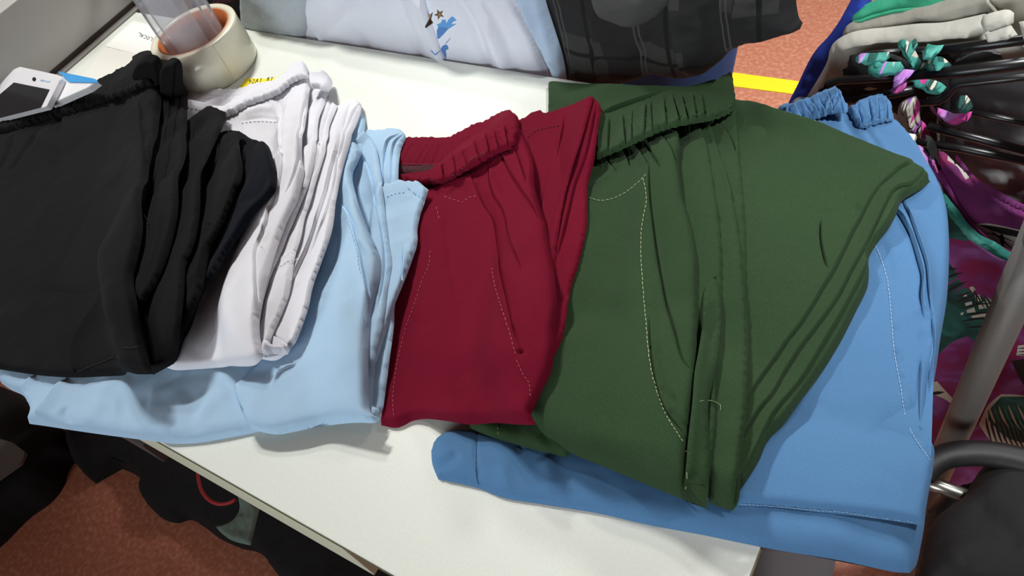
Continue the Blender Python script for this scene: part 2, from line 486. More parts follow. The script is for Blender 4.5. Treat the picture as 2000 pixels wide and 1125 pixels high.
bm = bmesh.new(); add_box(bm, (-5, -2.5, -0.05), (3.5, 5.5, 0))
tag(from_bm('floor', bm, floor_mat(), smooth=False), kind='structure')
M['wallp'] = mat('off_white_wall_paint', srgb(214, 212, 206), 0.8); M['walld'] = mat('dark_stocked_wall', srgb(70, 66, 66), 0.9)
for nm, lo, hi, mm in (('ceiling', (-5, -2.5, 3.0), (3.5, 5.5, 3.05), M['wallp']), ('wall_left', (-5.1, -2.5, 0), (-5, 5.5, 3.0), M['wallp']), ('wall_right', (3.5, -2.5, 0), (3.6, 5.5, 3.0), M['walld']),
                       ('wall_back', (-5, 5.5, 0), (3.5, 5.6, 3.0), M['wallp']), ('wall_front', (-5, -2.6, 0), (3.5, -2.5, 3.0), M['walld'])):
    bm = bmesh.new(); add_box(bm, lo, hi); tag(from_bm(nm, bm, mm, smooth=False), kind='structure')
bm = bmesh.new()
yl = on_z([(1100, 98), (1402, 138), (1552, 158), (1700, 178), (1690, 206), (1536, 182), (1434, 169), (1100, 128)], 0.001)
add_prism(bm, [(p[0], p[1]) for p in yl][::-1], 0.0, 0.002)
tag(from_bm('floor_line', bm, mat('yellow_floor_paint', srgb(250, 235, 20), 0.5, noise=0.03), smooth=False), 'yellow painted line across the orange floor behind the table', 'floor marking')

# ------------------------------------------------------------------ table
tbl = thing('table', 'long white laminate table carrying the fanned-out trousers', 'table', (-0.8, 0.36, 0.0))
bm = bmesh.new(); add_box(bm, (-1.72, NEAR_Y, TZ - 0.018), (RIGHT_X, FAR_Y, TZ), 0.0012)
from_bm('tabletop', bm, M['laminate'], tbl, smooth=False)
M['edge'] = mat('edge_band', srgb(120, 116, 84), 0.6)
bm = bmesh.new(); add_box(bm, (-1.72, NEAR_Y - 0.0012, TZ - 0.0062), (RIGHT_X, NEAR_Y + 0.0005, TZ - 0.0035)); add_box(bm, (RIGHT_X - 0.0005, NEAR_Y, TZ - 0.0062), (RIGHT_X + 0.0012, FAR_Y, TZ - 0.0035))
from_bm('edge_joint', bm, M['edge'], tbl, smooth=False)
M['apron'] = mat('grey_green_laminate', srgb(208, 212, 188), 0.5, noise=0.02)
bm = bmesh.new(); add_box(bm, (-1.70, NEAR_Y + 0.001, TZ - 0.118), (-0.408, NEAR_Y + 0.019, TZ - 0.018), 0.001)
from_bm('apron', bm, M['apron'], tbl, smooth=False)
M['dkpanel'] = mat('dark_grey_panel', srgb(70, 68, 70), 0.5)
bm = bmesh.new(); add_box(bm, (-0.95, NEAR_Y - 0.004, TZ - 0.165), (on_y([(335, 905)], NEAR_Y)[0][0], NEAR_Y + 0.02, TZ - 0.118), 0.001)
from_bm('drawer_runner', bm, M['dkpanel'], tbl, smooth=False)
for x, y in ((-1.66, 0.10), (-1.66, 0.60), (-0.12, 0.16), (-0.12, 0.60)):
    bm = bmesh.new(); add_box(bm, (x - 0.022, y - 0.022, 0), (x + 0.022, y + 0.022, TZ - 0.018), 0.002)
    from_bm('leg', bm, M['dkpanel'], tbl, smooth=False)

# grey housing standing on the table at the left, dark strip below it in place of the shaded gap
hs = thing('storage_box', 'grey flat-sided box standing on the table behind the white phone', 'box', (-1.5, 0.45, TZ))
bm = bmesh.new(); add_box(bm, (-1.66, 0.40, TZ + 0.010), (-1.401, 0.98, TZ + 0.128), 0.002)
from_bm('body', bm, mat('warm_grey_plastic', srgb(178, 176, 172), 0.55, noise=0.02), hs, smooth=False)
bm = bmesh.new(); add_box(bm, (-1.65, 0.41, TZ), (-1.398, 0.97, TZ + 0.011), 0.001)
from_bm('gap_strip', bm, mat('dark_gap_brown', srgb(52, 40, 32), 0.8), hs, smooth=False)  # shade of the gap under the box, put in as a dark strip
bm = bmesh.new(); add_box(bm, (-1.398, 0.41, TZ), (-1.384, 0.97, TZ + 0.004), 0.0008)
from_bm('grey_strip', bm, mat('dull_grey', srgb(140, 138, 134), 0.5, metal=0.3), hs, smooth=False)  # low grey strip running along the box
bm = bmesh.new(); add_box(bm, (-2.4, 0.45, 0.0), (-1.74, 1.3, 0.80), 0.004)
tag(from_bm('cabinet', bm, mat('brown_wood_veneer', srgb(92, 62, 46), 0.6, noise=0.1), smooth=False), 'brown wooden cabinet at the far upper left corner', 'cabinet')

# ------------------------------------------------------------------ small things on the table
tc_ = (-1.068, 0.5795); TR = 0.0695; TH = 0.068
tp = thing('tape_roll', 'wide roll of clear packing tape lying flat beside the black waistband', 'tape', (tc_[0], tc_[1], TZ))
M['tape'] = mat('clear_tape_wound', srgb(240, 236, 214), 0.22, trans=0.15, coat=0.4)
M['core'] = mat('brown_cardboard', srgb(178, 96, 46), 0.5, noise=0.15, coat=0.3)
bm = bmesh.new(); ri = TR - 0.011
prof = [(ri, 0.0), (TR - 0.001, 0.0), (TR, 0.001)]
for k in range(1, 12): prof.append((TR + 0.0003 * (k % 2), 0.001 + (TH - 0.002) * k / 12))
prof += [(TR, TH - 0.001), (TR - 0.001, TH), (ri, TH - 0.0005)]
add_lathe(bm, prof, (tc_[0], tc_[1], TZ + 0.0005), 128)
from_bm('wound_tape', bm, M['tape'], tp)
bm = bmesh.new(); add_lathe(bm, [(ri - 0.003, 0.0), (ri - 0.0003, 0.0), (ri - 0.0003, TH - 0.001), (ri - 0.003, TH - 0.001)], (tc_[0], tc_[1], TZ + 0.0005), 96)
from_bm('cardboard_core', bm, M['core'], tp)
bm = bmesh.new(); a0 = math.radians(-62)
add_lathe(bm, [(TR + 0.0006, 0.001), (TR + 0.0012, 0.001), (TR + 0.0012, TH - 0.001), (TR + 0.0006, TH - 0.001)], (tc_[0], tc_[1], TZ + 0.0005), 30, a0, a0 + 0.75)
from_bm('tape_end', bm, M['tape'], tp)

def clear_mat():
    mt = bpy.data.materials.new('clear_plastic'); mt.use_nodes = True; nt = mt.node_tree; nt.nodes.clear()
    out = nt.nodes.new('ShaderNodeOutputMaterial'); tr = nt.nodes.new('ShaderNodeBsdfTransparent'); tr.inputs[0].default_value = (0.97, 0.97, 0.98, 1)
    gl = nt.nodes.new('ShaderNodeBsdfGlossy'); gl.inputs['Roughness'].default_value = 0.12
    df = nt.nodes.new('ShaderNodeBsdfDiffuse'); df.inputs[0].default_value = (0.9, 0.9, 0.92, 1)
    lw = nt.nodes.new('ShaderNodeLayerWeight'); lw.inputs[0].default_value = 0.06
    m1 = nt.nodes.new('ShaderNodeMixShader'); m2 = nt.nodes.new('ShaderNodeMixShader'); m2.inputs[0].default_value = 0.13
    nt.links.new(lw.outputs['Fresnel'], m1.inputs[0]); nt.links.new(tr.outputs[0], m1.inputs[1]); nt.links.new(gl.outputs[0], m1.inputs[2])
    nt.links.new(m1.outputs[0], m2.inputs[1]); nt.links.new(df.outputs[0], m2.inputs[2]); nt.links.new(m2.outputs[0], out.inputs[0])
    return mt
M['clear'] = clear_mat()
def wall_curve(bm, cx, cy, z0, z1, r0, r1, a0, a1, th=0.0006, seg=40, lean=(0, 0), wob=0.0):
    rows = 14; V = []
    for j in range(rows + 1):
        q = j / rows; z = z0 + (z1 - z0) * q; r = r0 + (r1 - r0) * q; row = []
        for off in (0, th):
            row.append([bm.verts.new((cx + lean[0] * q + (r + off + wob * math.sin(3 * a + 5 * q)) * math.cos(a), cy + lean[1] * q + (r + off + wob * math.sin(3 * a + 5 * q)) * math.sin(a), z)) for a in [a0 + (a1 - a0) * k / seg for k in range(seg + 1)]])
        V.append(row)
    for j in range(rows):
        for k in range(seg):
            bm.faces.new((V[j][0][k], V[j + 1][0][k], V[j + 1][0][k + 1], V[j][0][k + 1]))
            bm.faces.new((V[j][1][k], V[j][1][k + 1], V[j + 1][1][k + 1], V[j + 1][1][k]))
    for k in range(seg):
        bm.faces.new((V[-1][0][k], V[-1][1][k], V[-1][1][k + 1], V[-1][0][k + 1])); bm.faces.new((V[0][0][k], V[0][0][k + 1], V[0][1][k + 1], V[0][1][k]))
    bmesh.ops.recalc_face_normals(bm, faces=bm.faces)
cs = thing('plastic_sleeve', 'clear rolled plastic sleeve standing upright inside the tape roll', 'plastic packaging', (tc_[0], tc_[1], TZ))
bm = bmesh.new(); wall_curve(bm, tc_[0] - 0.004, tc_[1] - 0.002, TZ + 0.002, TZ + 0.22, 0.044, 0.047, 0.2, 6.1, lean=(-0.004, 0.006), wob=0.0012)
from_bm('outer_sheet', bm, M['clear'], cs)
bm = bmesh.new(); wall_curve(bm, tc_[0] + 0.002, tc_[1] - 0.004, TZ + 0.002, TZ + 0.23, 0.032, 0.036, 2.2, 7.4, lean=(-0.006, 0.002), wob=0.0016)
from_bm('inner_sheet', bm, M['clear'], cs)

M['paper'] = mat('white_paper', srgb(236, 236, 232), 0.8)
M['ink'] = mat('black_pen_ink', srgb(40, 40, 48), 0.6)
def sheet(name, label, cat, px, mt, z, th=0.0003):
    t_ = thing(name, label, cat, tuple(on_z([px[0]], z)[0]))
    bm = bmesh.new(); add_prism(bm, [(p[0], p[1]) for p in on_z(px, z)], z, z + th)
    from_bm('sheet', bm, mt, t_, smooth=False); return t_
pp = sheet('paper_note', 'white paper with LOCAL handwritten upside down, left of the tape roll', 'paper', [(205, 90), (262, 40), (345, 62), (330, 130), (290, 112)][::-1], M['paper'], TZ + 0.0003)
writing('handwriting', 'LOCAL', (298, 74), (-0.93, -0.36), (-0.28, 0.9), TZ + 0.0008, 7.2, M['ink'], pp, 0.0006)
p2 = sheet('paper_note', 'blank white paper partly under the black trousers, left of the tape roll', 'paper', [(160, 150), (204, 92), (300, 112), (330, 132), (300, 200), (200, 200)][::-1], mat('pale_paper', srgb(226, 226, 218), 0.8), TZ + 0.0001)
yn = sheet('sticky_note', 'yellow sticky note with handwritten digits above the white waistband', 'sticky note', [(452, 190), (464, 176), (481, 153), (520, 154), (560, 149), (575, 200)][::-1], mat('yellow_note_paper', srgb(252, 226, 8), 0.7), TZ + 0.0003)
writing('handwriting', '92A1 81', (484, 164), (0.99, -0.13), (0.25, -0.95), TZ + 0.0008, 8.5, M['ink'], yn, 0.0006)

# phone on a white box with a blue lid
PZ = TZ + 0.012
def rounded(px, rpx=8, n=5):
    P = np.array(px, float); out = []
    for i in range(len(P)):
        a, b, c = P[i - 1], P[i], P[(i + 1) % len(P)]
        u = (a - b) / np.linalg.norm(a - b); v = (c - b) / np.linalg.norm(c - b)
        r = rpx if np.isscalar(rpx) else rpx[i]
        p0, p1 = b + u * r, b + v * r
        for k in range(n + 1):
            s = k / n; out.append((1 - s) ** 2 * p0 + 2 * s * (1 - s) * b + s * s * p1)
    return out
Q1, Q2, Q3 = on_z([(33, 129)], TZ + 0.058)[0], on_z([(121, 148)], TZ + 0.058)[0], on_z([(95, 209)], TZ + 0.042)[0]
u_ = (Q2 - Q1) / np.linalg.norm(Q2 - Q1); n_ = np.cross(Q3 - Q1, u_); n_ = n_ / np.linalg.norm(n_); n_ = n_ if n_[2] > 0 else -n_; v_ = np.cross(n_, u_)
TILT = Surf(Q1, u_, v_, (-0.3, -0.3), (0.3, 0.3), 0.01)
ph = thing('phone', 'white smartphone with dark screen propped up at the far left behind the black trousers', 'phone', tuple(Q1))
bm = bmesh.new(); prism_on(bm, TILT, rounded([(33, 129), (121, 148), (91, 208), (-80, 251)], [9, 9, 1, 1]), -0.009, 0.0, 0.0015)
from_bm('body', bm, mat('white_phone_plastic', srgb(228, 228, 232), 0.3, coat=0.3), ph, smooth=False)
bm = bmesh.new(); prism_on(bm, TILT, [(27, 161), (97, 175), (80, 210), (-78, 250)], -0.001, 0.0004)
from_bm('screen', bm, mat('dark_glass', srgb(36, 36, 40), 0.15), ph, smooth=False)
bm = bmesh.new(); prism_on(bm, TILT, [(66.5 + 3.6 * math.cos(k * math.pi / 8), 154.5 + 3.8 * math.sin(k * math.pi / 8)) for k in range(16)], 0.0, 0.0006)
from_bm('front_camera', bm, mat('lens_black', srgb(16, 20, 26), 0.1), ph, smooth=False)
bm = bmesh.new()
for k, ch in enumerate('smarxuor'):
    for st in GLYPH[ch]:
        pxs = [(79 + 0.98 * 4.4 * (x + k * 0.6) + 0.9 * y, 158 + 0.17 * 4.4 * (x + k * 0.6) - 4.2 * y) for x, y in st]
        uv_ = TILT.hit(np.array(pxs), TILT.H); add_tube(bm, [tuple(c) for c in TILT.world(uv_, np.full(len(uv_), 0.0004))], 0.0004, 5, rb=0.0002)
from_bm('printed_logo', bm, mat('pale_blue_print', srgb(168, 200, 226), 0.5), ph)
bx = thing('carton', 'flat white carton with a bright blue edge leaning behind the phone', 'box', tuple(on_z([(150, 160)], TZ + 0.03)[0]))
bm = bmesh.new(); prism_on(bm, TILT, [(116, 148), (188, 159), (172, 171), (98, 204)], -0.022, -0.011, 0.001)
from_bm('body', bm, mat('white_card', srgb(232, 232, 234), 0.6), bx, smooth=False)
bm = bmesh.new(); prism_on(bm, TILT, rounded([(112, 139), (186, 154), (192, 161), (135, 160)], 2), -0.0109, -0.0095, 0.0004)
from_bm('blue_edge', bm, mat('bright_blue_card', srgb(70, 158, 222), 0.5), bx, smooth=False)

# ------------------------------------------------------------------ things behind the table
def ysurf(y, xl=-1.6, xr=0.4, zl=0.0, zh=1.35, g=0.004): return Surf((0, y, 0), (1, 0, 0), (0, 0, 1), (xl, zl), (xr, zh), g)
def zsurf(z, lo, hi, g=0.004): return Surf((0, 0, z), (1, 0, 0), (0, 1, 0), lo, hi, g)
M['jersey'] = mat('white_jersey_knit', srgb(222, 226, 238), 0.6, crumple=0.001, sheen=0.1)
M['jersey_blue'] = mat('pale_blue_jersey_knit', srgb(178, 202, 228), 0.6, crumple=0.001)
M['crest_blue'] = mat('sky_blue_crest', srgb(84, 152, 216), 0.5); M['crest_gold'] = mat('bronze_star', srgb(150, 112, 54), 0.5); M['crest_dark'] = mat('dark_star_outline', srgb(60, 46, 34), 0.6)
M['crest_deep'] = mat('deeper_blue_crest', srgb(72, 124, 188), 0.5)
JS = ysurf(0.700)
jt = thing('football_shirt', 'white and pale blue football shirt with blue crest hanging beyond the far table edge', 'shirt', (-0.75, 0.70, 0.5))
def cc(x, y): return (820 + x / 8.65, y / 8.65)
def star(cx, cy, r, rot):
    return [(cx + (r if k % 2 == 0 else r * 0.42) * math.cos(rot + k * math.pi / 5), cy + (r if k % 2 == 0 else r * 0.42) * math.sin(rot + k * math.pi / 5)) for k in range(10)]
decs = [(star(863.7, 21.5, 10.5, -2.02), 2), (star(863.9, 21.8, 6, -2.02), 3),
    ([cc(180, 150), cc(225, 190), cc(270, 145), cc(258, 220), cc(250, 255), cc(285, 318), cc(235, 322), cc(215, 250)], 2), ([cc(215, 190), cc(245, 185), cc(240, 240), cc(262, 300), cc(240, 300), cc(222, 235)], 3),
    ([cc(345, 345), cc(410, 320), cc(430, 270), cc(490, 275), cc(500, 330), cc(545, 260), cc(600, 212), cc(640, 235), cc(675, 280), cc(610, 310), cc(590, 345), cc(680, 335), cc(600, 385), cc(540, 425), cc(480, 490), cc(390, 580), cc(365, 570), cc(355, 440), cc(370, 380)], 4),
    ([cc(350, 440), cc(375, 385), cc(470, 390), cc(540, 410), cc(480, 480), cc(390, 575), cc(365, 565)], 5),
    ([cc(425, 735), cc(455, 690), cc(510, 665), cc(545, 700), cc(550, 750), cc(505, 770), cc(515, 850), cc(510, 915), cc(460, 850), cc(430, 790)], 5),
    ([cc(280, 720), cc(345, 700), cc(375, 715), cc(420, 775), cc(380, 775), cc(340, 750), cc(295, 740)], 4), ([cc(490, 660), cc(580, 560), cc(585, 570), cc(520, 650)], 5)]
layer('body', JS, [M['jersey'], M['jersey'], M['crest_dark'], M['crest_gold'], M['crest_blue'], M['crest_deep']], jt,
      [(612, -60), (603, -20), (600, 0), (597, 20), (594, 50), (594, 75), (600, 110), (800, 190), (1060, 210), (1092, 200), (1080, 150), (1060, 110), (1035, 50), (1012, 0), (990, -60)],
      T=10, r=16, puff=10, wr=1.2, wl=0.09, g=0.003, decals=decs, corner=55, folds=[
      ('s', [(828, -40), (835, 0), (845, 30), (858, 62), (868, 90), (878, 115), (890, 180)], 9, 34, 'L'), ('r', [(895, -20), (935, 50), (965, 140)], -6, 14), ('r', [(915, -20), (960, 60), (1000, 150)], 5, 16),
      ('r', [(940, -20), (985, 60), (1015, 140)], -5, 12), ('r', [(780, -20), (810, 60), (840, 140)], -5, 16), ('r', [(612, 50), (625, 68), (645, 90)], -6, 7), ('r', [(604, 45), (625, 60), (650, 90)], 5, 9), ('r', [(680, 30), (720, 80), (740, 130)], -4, 16), ('r', [(700, 0), (660, 50), (630, 70)], 3, 22)])
layer('sleeve', JS, M['jersey_blue'], jt, [(985, -60), (1012, 0), (1035, 50), (1060, 100), (1080, 145), (1086, 200), (1112, 200), (1108, 160), (1100, 110), (1085, 60), (1066, 0), (1055, -50)], T=10, r=14, puff=4, wr=1, g=0.003, folds=[
      ('s', [(1015, -20), (1040, 45), (1068, 100), (1085, 140)], 6, 16, 'R'), ('r', [(1050, 0), (1070, 60), (1092, 130)], 3, 10)])
gs = thing('fleece_jacket', 'grey fleece garment hanging beyond the table left of the football shirt', 'garment', (-1.0, 0.72, 0.5))
layer('body', ysurf(0.715), mat('grey_fleece', srgb(168, 176, 184), 0.95, crumple=0.004, noise=0.1), gs, [(478, -60), (480, 0), (482, 25), (490, 45), (505, 62), (520, 90), (640, 120), (620, -60)], T=30, r=40, puff=10, wr=1.5, g=0.004)
dk = mat('black_knit', srgb(22, 22, 26), 0.9, crumple=0.002)
g2 = thing('dark_garment', 'black garment hanging beyond the tape roll', 'garment', (-1.1, 0.76, 0.4))
layer('body', ysurf(0.76), dk, g2, [(390, -60), (380, 20), (420, 60), (470, 90), (560, 110), (560, -60)], T=25, r=25, wr=2, g=0.005)
layer('lining_edge', ysurf(0.735), mat('dark_maroon_knit', srgb(62, 22, 34), 0.9), g2, [(415, -30), (418, 6), (438, 6), (460, 2), (470, -30)], T=8, r=8, wr=1, g=0.005)

lr = thing('garment_rail', 'low steel rail carrying the football shirt and the grey fleece beyond the table', 'rail', (-0.95, 0.735, 0))
bm = bmesh.new(); add_tube(bm, [(-1.40, 0.735, 0.885), (-0.56, 0.735, 0.885)], 0.010, 14); from_bm('bar', bm, M['dkpanel'], lr)
for x in (-1.38, -0.62):
    bm = bmesh.new(); add_tube(bm, [(x, 0.735, 0.0), (x, 0.735, 0.885)], 0.010, 14); from_bm('post', bm, M['dkpanel'], lr)

# person in plaid shirt and jeans, cut off by the top of the frame
def skin_body(name, joints, links_, mt, parent, sub=2):
    me = bpy.data.meshes.new(name); me.from_pydata([j[0] for j in joints], links_, [])
    o = link(name, me, mt, parent)
    md = o.modifiers.new('skin', 'SKIN'); md.use_smooth_shade = True
    for i, j in enumerate(joints):
        v = me.skin_vertices[0].data[i]; v.radius = j[1] if isinstance(j[1], tuple) else (j[1], j[1]); v.use_root = (i == 0)
    s = o.modifiers.new('sub', 'SUBSURF'); s.levels = sub; s.render_levels = sub
    return o
PXc, PYc = -0.475, 0.845
pr = thing('person', 'person in a dark plaid shirt and blue jeans standing behind the table', 'person', (PXc, PYc, 0))
skin = mat('skin', srgb(176, 128, 104), 0.6)
J = [((PXc, PYc, 0.90), (0.14, 0.10)), ((PXc, PYc, 1.10), (0.13, 0.09)), ((PXc, PYc + 0.01, 1.30), (0.16, 0.10)), ((PXc, PYc + 0.01, 1.42), (0.06, 0.06)), ((PXc, PYc + 0.0, 1.50), 0.055), ((PXc, PYc - 0.01, 1.56), (0.075, 0.09)), ((PXc, PYc - 0.01, 1.66), (0.07, 0.09)), ((PXc, PYc, 1.72), 0.05),
     ((PXc - 0.09, PYc, 0.80), 0.085), ((PXc - 0.12, PYc, 0.48), 0.058), ((PXc - 0.13, PYc + 0.02, 0.10), 0.042), ((PXc - 0.13, PYc - 0.10, 0.045), 0.04),
     ((PXc + 0.09, PYc, 0.80), 0.085), ((PXc + 0.04, PYc, 0.48), 0.058), ((PXc + 0.03, PYc + 0.02, 0.10), 0.042), ((PXc + 0.03, PYc - 0.10, 0.045), 0.04),
     ((PXc - 0.19, PYc + 0.01, 1.36), 0.052), ((PXc - 0.26, PYc + 0.03, 1.12), 0.042), ((PXc - 0.20, PYc + 0.12, 0.92), 0.030), ((PXc - 0.18, PYc + 0.16, 0.86), (0.04, 0.02)),
     ((PXc + 0.19, PYc + 0.01, 1.36), 0.052), ((PXc + 0.26, PYc + 0.03, 1.12), 0.042), ((PXc + 0.20, PYc + 0.12, 0.92), 0.030), ((PXc + 0.18, PYc + 0.16, 0.86), (0.04, 0.02))]
LK = [(0, 1), (1, 2), (2, 3), (3, 4), (4, 5), (5, 6), (6, 7), (0, 8), (8, 9), (9, 10), (10, 11), (0, 12), (12, 13), (13, 14), (14, 15), (2, 16), (16, 17), (17, 18), (18, 19), (2, 20), (20, 21), (21, 22), (22, 23)]
skin_body('body', J, LK, skin, pr)
denim = mat('blue_denim', srgb(58, 96, 156), 0.85, weave=0.0003, noise=0.12)
JJ = [((PXc, PYc, 0.93), (0.14, 0.11)), ((PXc, PYc, 0.86), (0.145, 0.115)), ((PXc - 0.09, PYc, 0.78), 0.098), ((PXc - 0.12, PYc, 0.48), 0.075), ((PXc - 0.13, PYc + 0.01, 0.09), 0.068), ((PXc + 0.09, PYc, 0.78), 0.098), ((PXc + 0.04, PYc, 0.48), 0.075), ((PXc + 0.03, PYc + 0.01, 0.09), 0.068)]
skin_body('jeans', JJ, [(0, 1), (1, 2), (2, 3), (3, 4), (1, 5), (5, 6), (6, 7)], denim, pr)
hair = mat('dark_hair', srgb(30, 24, 22), 0.7)
skin_body('hair', [((PXc, PYc + 0.015, 1.69), (0.078, 0.095)), ((PXc, PYc + 0.03, 1.75), 0.06)], [(0, 1)], hair, pr)
grey_t = mat('dark_grey_tshirt', srgb(74, 74, 74), 0.9, crumple=0.002, noise=0.1)
skin_body('tshirt', [((PXc, PYc - 0.01, 0.95), (0.15, 0.115)), ((PXc, PYc, 1.10), (0.145, 0.105)), ((PXc, PYc + 0.01, 1.30), (0.175, 0.115)), ((PXc, PYc + 0.01, 1.38), (0.10, 0.08))], [(0, 1), (1, 2), (2, 3)], grey_t, pr)
def plaid_mat():
    mt = mat('charcoal_plaid', srgb(60, 60, 60), 0.9, crumple=0.002); nt = mt.node_tree; b = nt.nodes['Principled BSDF']
    tc = nt.nodes.new('ShaderNodeTexCoord'); sp = nt.nodes.new('ShaderNodeSeparateXYZ'); nt.links.new(tc.outputs['Object'], sp.inputs[0])
    def band(src, period, width, ph):
        m1 = nt.nodes.new('ShaderNodeMath'); m1.operation = 'MULTIPLY_ADD'; m1.inputs[1].default_value = 1 / period; m1.inputs[2].default_value = ph
        m2 = nt.nodes.new('ShaderNodeMath'); m2.operation = 'FRACT'; m3 = nt.nodes.new('ShaderNodeMath'); m3.operation = 'LESS_THAN'; m3.inputs[1].default_value = width
        nt.links.new(src, m1.inputs[0]); nt.links.new(m1.outputs[0], m2.inputs[0]); nt.links.new(m2.outputs[0], m3.inputs[0]); return m3.outputs[0]
    col = None
    prev = srgb(50, 50, 48)
    for src, per, wd, ph_, c2 in ((sp.outputs[0], 0.105, 0.42, 0.1, srgb(27, 27, 27)), (sp.outputs[2], 0.12, 0.45, 0.3, srgb(30, 30, 30)), (sp.outputs[0], 0.105, 0.05, 0.30, srgb(8, 8, 9)), (sp.outputs[2], 0.12, 0.05, 0.55, srgb(10, 10, 11)), (sp.outputs[0], 0.105, 0.02, 0.62, srgb(72, 70, 67)), (sp.outputs[0], 0.105, 0.02, 0.68, srgb(72, 70, 67))):
        mx = nt.nodes.new('ShaderNodeMix'); mx.data_type = 'RGBA'; nt.links.new(band(src, per, wd, ph_), mx.inputs[0])
        if col is None: mx.inputs[6].default_value = prev
        else: nt.links.new(col, mx.inputs[6])
        mx.inputs[7].default_value = c2; col = mx.outputs[2]
    nt.links.new(col, b.inputs['Base Color']); return mt
plaid = plaid_mat()
skin_body('shirt_upper', [((PXc, PYc - 0.005, 0.93), (0.165, 0.115)), ((PXc, PYc, 1.10), (0.165, 0.125)), ((PXc, PYc + 0.01, 1.30), (0.185, 0.125)), ((PXc, PYc + 0.01, 1.40), (0.085, 0.075)),
     ((PXc - 0.19, PYc + 0.01, 1.36), 0.072), ((PXc - 0.26, PYc + 0.03, 1.12), 0.060), ((PXc - 0.21, PYc + 0.11, 0.94), 0.046),
     ((PXc + 0.19, PYc + 0.01, 1.36), 0.072), ((PXc + 0.26, PYc + 0.03, 1.12), 0.060), ((PXc + 0.21, PYc + 0.11, 0.94), 0.046)],
     [(0, 1), (1, 2), (2, 3), (2, 4), (4, 5), (5, 6), (2, 7), (7, 8), (8, 9)], plaid, pr)
layer('shirt', ysurf(0.722), plaid, pr, [(1050, -90), (1068, -20), (1080, 60), (1095, 120), (1102, 155), (1136, 164), (1170, 166), (1200, 163), (1232, 155), (1258, 146), (1277, 139), (1306, 142), (1338, 147), (1360, 144), (1379, 139), (1408, 117), (1430, 96), (1466, 79), (1495, 72), (1520, 66), (1545, 60), (1563, 56), (1568, 44), (1562, 36), (1557, 15), (1550, -90)],
      T=14, r=22, puff=16, wr=2.5, wl=0.09, g=0.004, folds=[('s', [(1165, -80), (1168, 0), (1172, 80), (1172, 160)], 5, 30, 'R'), ('s', [(1315, -20), (1325, 50), (1335, 100), (1340, 145)], 6, 24, 'R'), ('r', [(1100, 60), (1160, 80), (1200, 130)], -4, 14), ('r', [(1300, 40), (1270, 80), (1240, 120)], -6, 16), ('s', [(1450, -40), (1440, 30), (1445, 80)], 6, 30, 'R'), ('r', [(1380, 0), (1400, 60), (1390, 120)], -4, 16)])
layer('tshirt_front', ysurf(0.708), grey_t, pr, [(1160, -80), (1160, -10), (1175, 18), (1200, 32), (1230, 42), (1256, 43), (1285, 30), (1308, 12), (1318, -10), (1320, -80)], T=20, r=34, puff=18, wr=1.5, g=0.004)

# ------------------------------------------------------------------ clothes rack at the right
M['pole'] = mat('dark_grey_steel', srgb(92, 88, 84), 0.5, noise=0.1)
rk = thing('clothes_rack', 'dark grey steel clothes rack post in front of the floral dresses', 'clothes rack', (0.0587, 0.55, 0))
bm = bmesh.new(); add_tube(bm, [(0.0587, 0.55, 0.04), (0.0587, 0.55, 0.82)], 0.0165, 24); from_bm('post', bm, M['pole'], rk)
bm = bmesh.new(); add_tube(bm, [(0.0587, 0.53, 0.03), (0.0587, 1.3, 0.03)], 0.0165, 20); from_bm('base_bar', bm, M['pole'], rk)
bm = bmesh.new(); add_tube(bm, [(0.0587, 1.27, 0.04), (0.0587, 1.27, 0.82)], 0.0165, 24); from_bm('post', bm, M['pole'], rk)
bm = bmesh.new(); add_tube(bm, [(0.0587, 0.50, 0.82), (0.0587, 1.32, 0.82)], 0.0165, 20); from_bm('rail', bm, M['pole'], rk)

M['hanger'] = mat('black_hanger_plastic', srgb(22, 21, 22), 0.32, spec=0.5)
def rod(bm, px, y, wpx):
    P = on_y(px, y); d = np.linalg.norm(P.mean(0) - CAM)
    add_tube(bm, [tuple(p) for p in P], wpx * d / FPX / 2, 14)
def hanger(label, y, paths):
    h = thing('clothes_hanger', label, 'hanger', tuple(on_y([paths[0][0][0]], y)[0]), 'black hangers on the rack')
    for nm, px, wd in [(('bar' if i == 0 else 'arm'), p[0], p[1]) for i, p in enumerate(paths)]:
        bm = bmesh.new(); rod(bm, px, y, wd); from_bm(nm, bm, M['hanger'], h)
hanger('black hanger furthest back, against the white tee, with teal strap knots', 0.790, [([(1842, 97), (1920, 88), (2080, 68)], 17), ([(1760, 101), (1700, 106), (1676, 112), (1661, 124), (1652, 138), (1650, 152)], 12), ([(1760, 101), (1800, 99), (1842, 97)], 13), ([(1815, 110), (1850, 112), (1858, 122)], 12)])
hanger('black hanger with a purple strap looped round its bar', 0.765, [([(1770, 150), (1880, 139), (2080, 114)], 21), ([(1770, 150), (1700, 153), (1640, 157), (1618, 164), (1606, 178), (1604, 192)], 15)])
hanger('short black hanger bar ending just above the blue waistband', 0.750, [([(1640, 201), (1700, 190), (1784, 176)], 16)])
hanger('thin black hanger with an angled bend beside the pink knot', 0.745, [([(1790, 203), (1835, 198), (1848, 190), (1866, 170), (1876, 165), (1930, 159), (2080, 142)], 12)])
hanger('glossy black hanger bar right of the pink knot', 0.735, [([(1896, 219), (1950, 230), (2080, 258)], 11)])
hanger('thick glossy black hanger bar with a bright highlight', 0.715, [([(1812, 246), (1900, 268), (2080, 315)], 15)])
hanger('matt black hanger bar starting at the table corner', 0.705, [([(1788, 277), (1880, 290), (2080, 332)], 14)])
hanger('low black hanger bar between the purple dresses', 0.700, [([(1914, 436), (1960, 454), (2080, 492)], 10)])

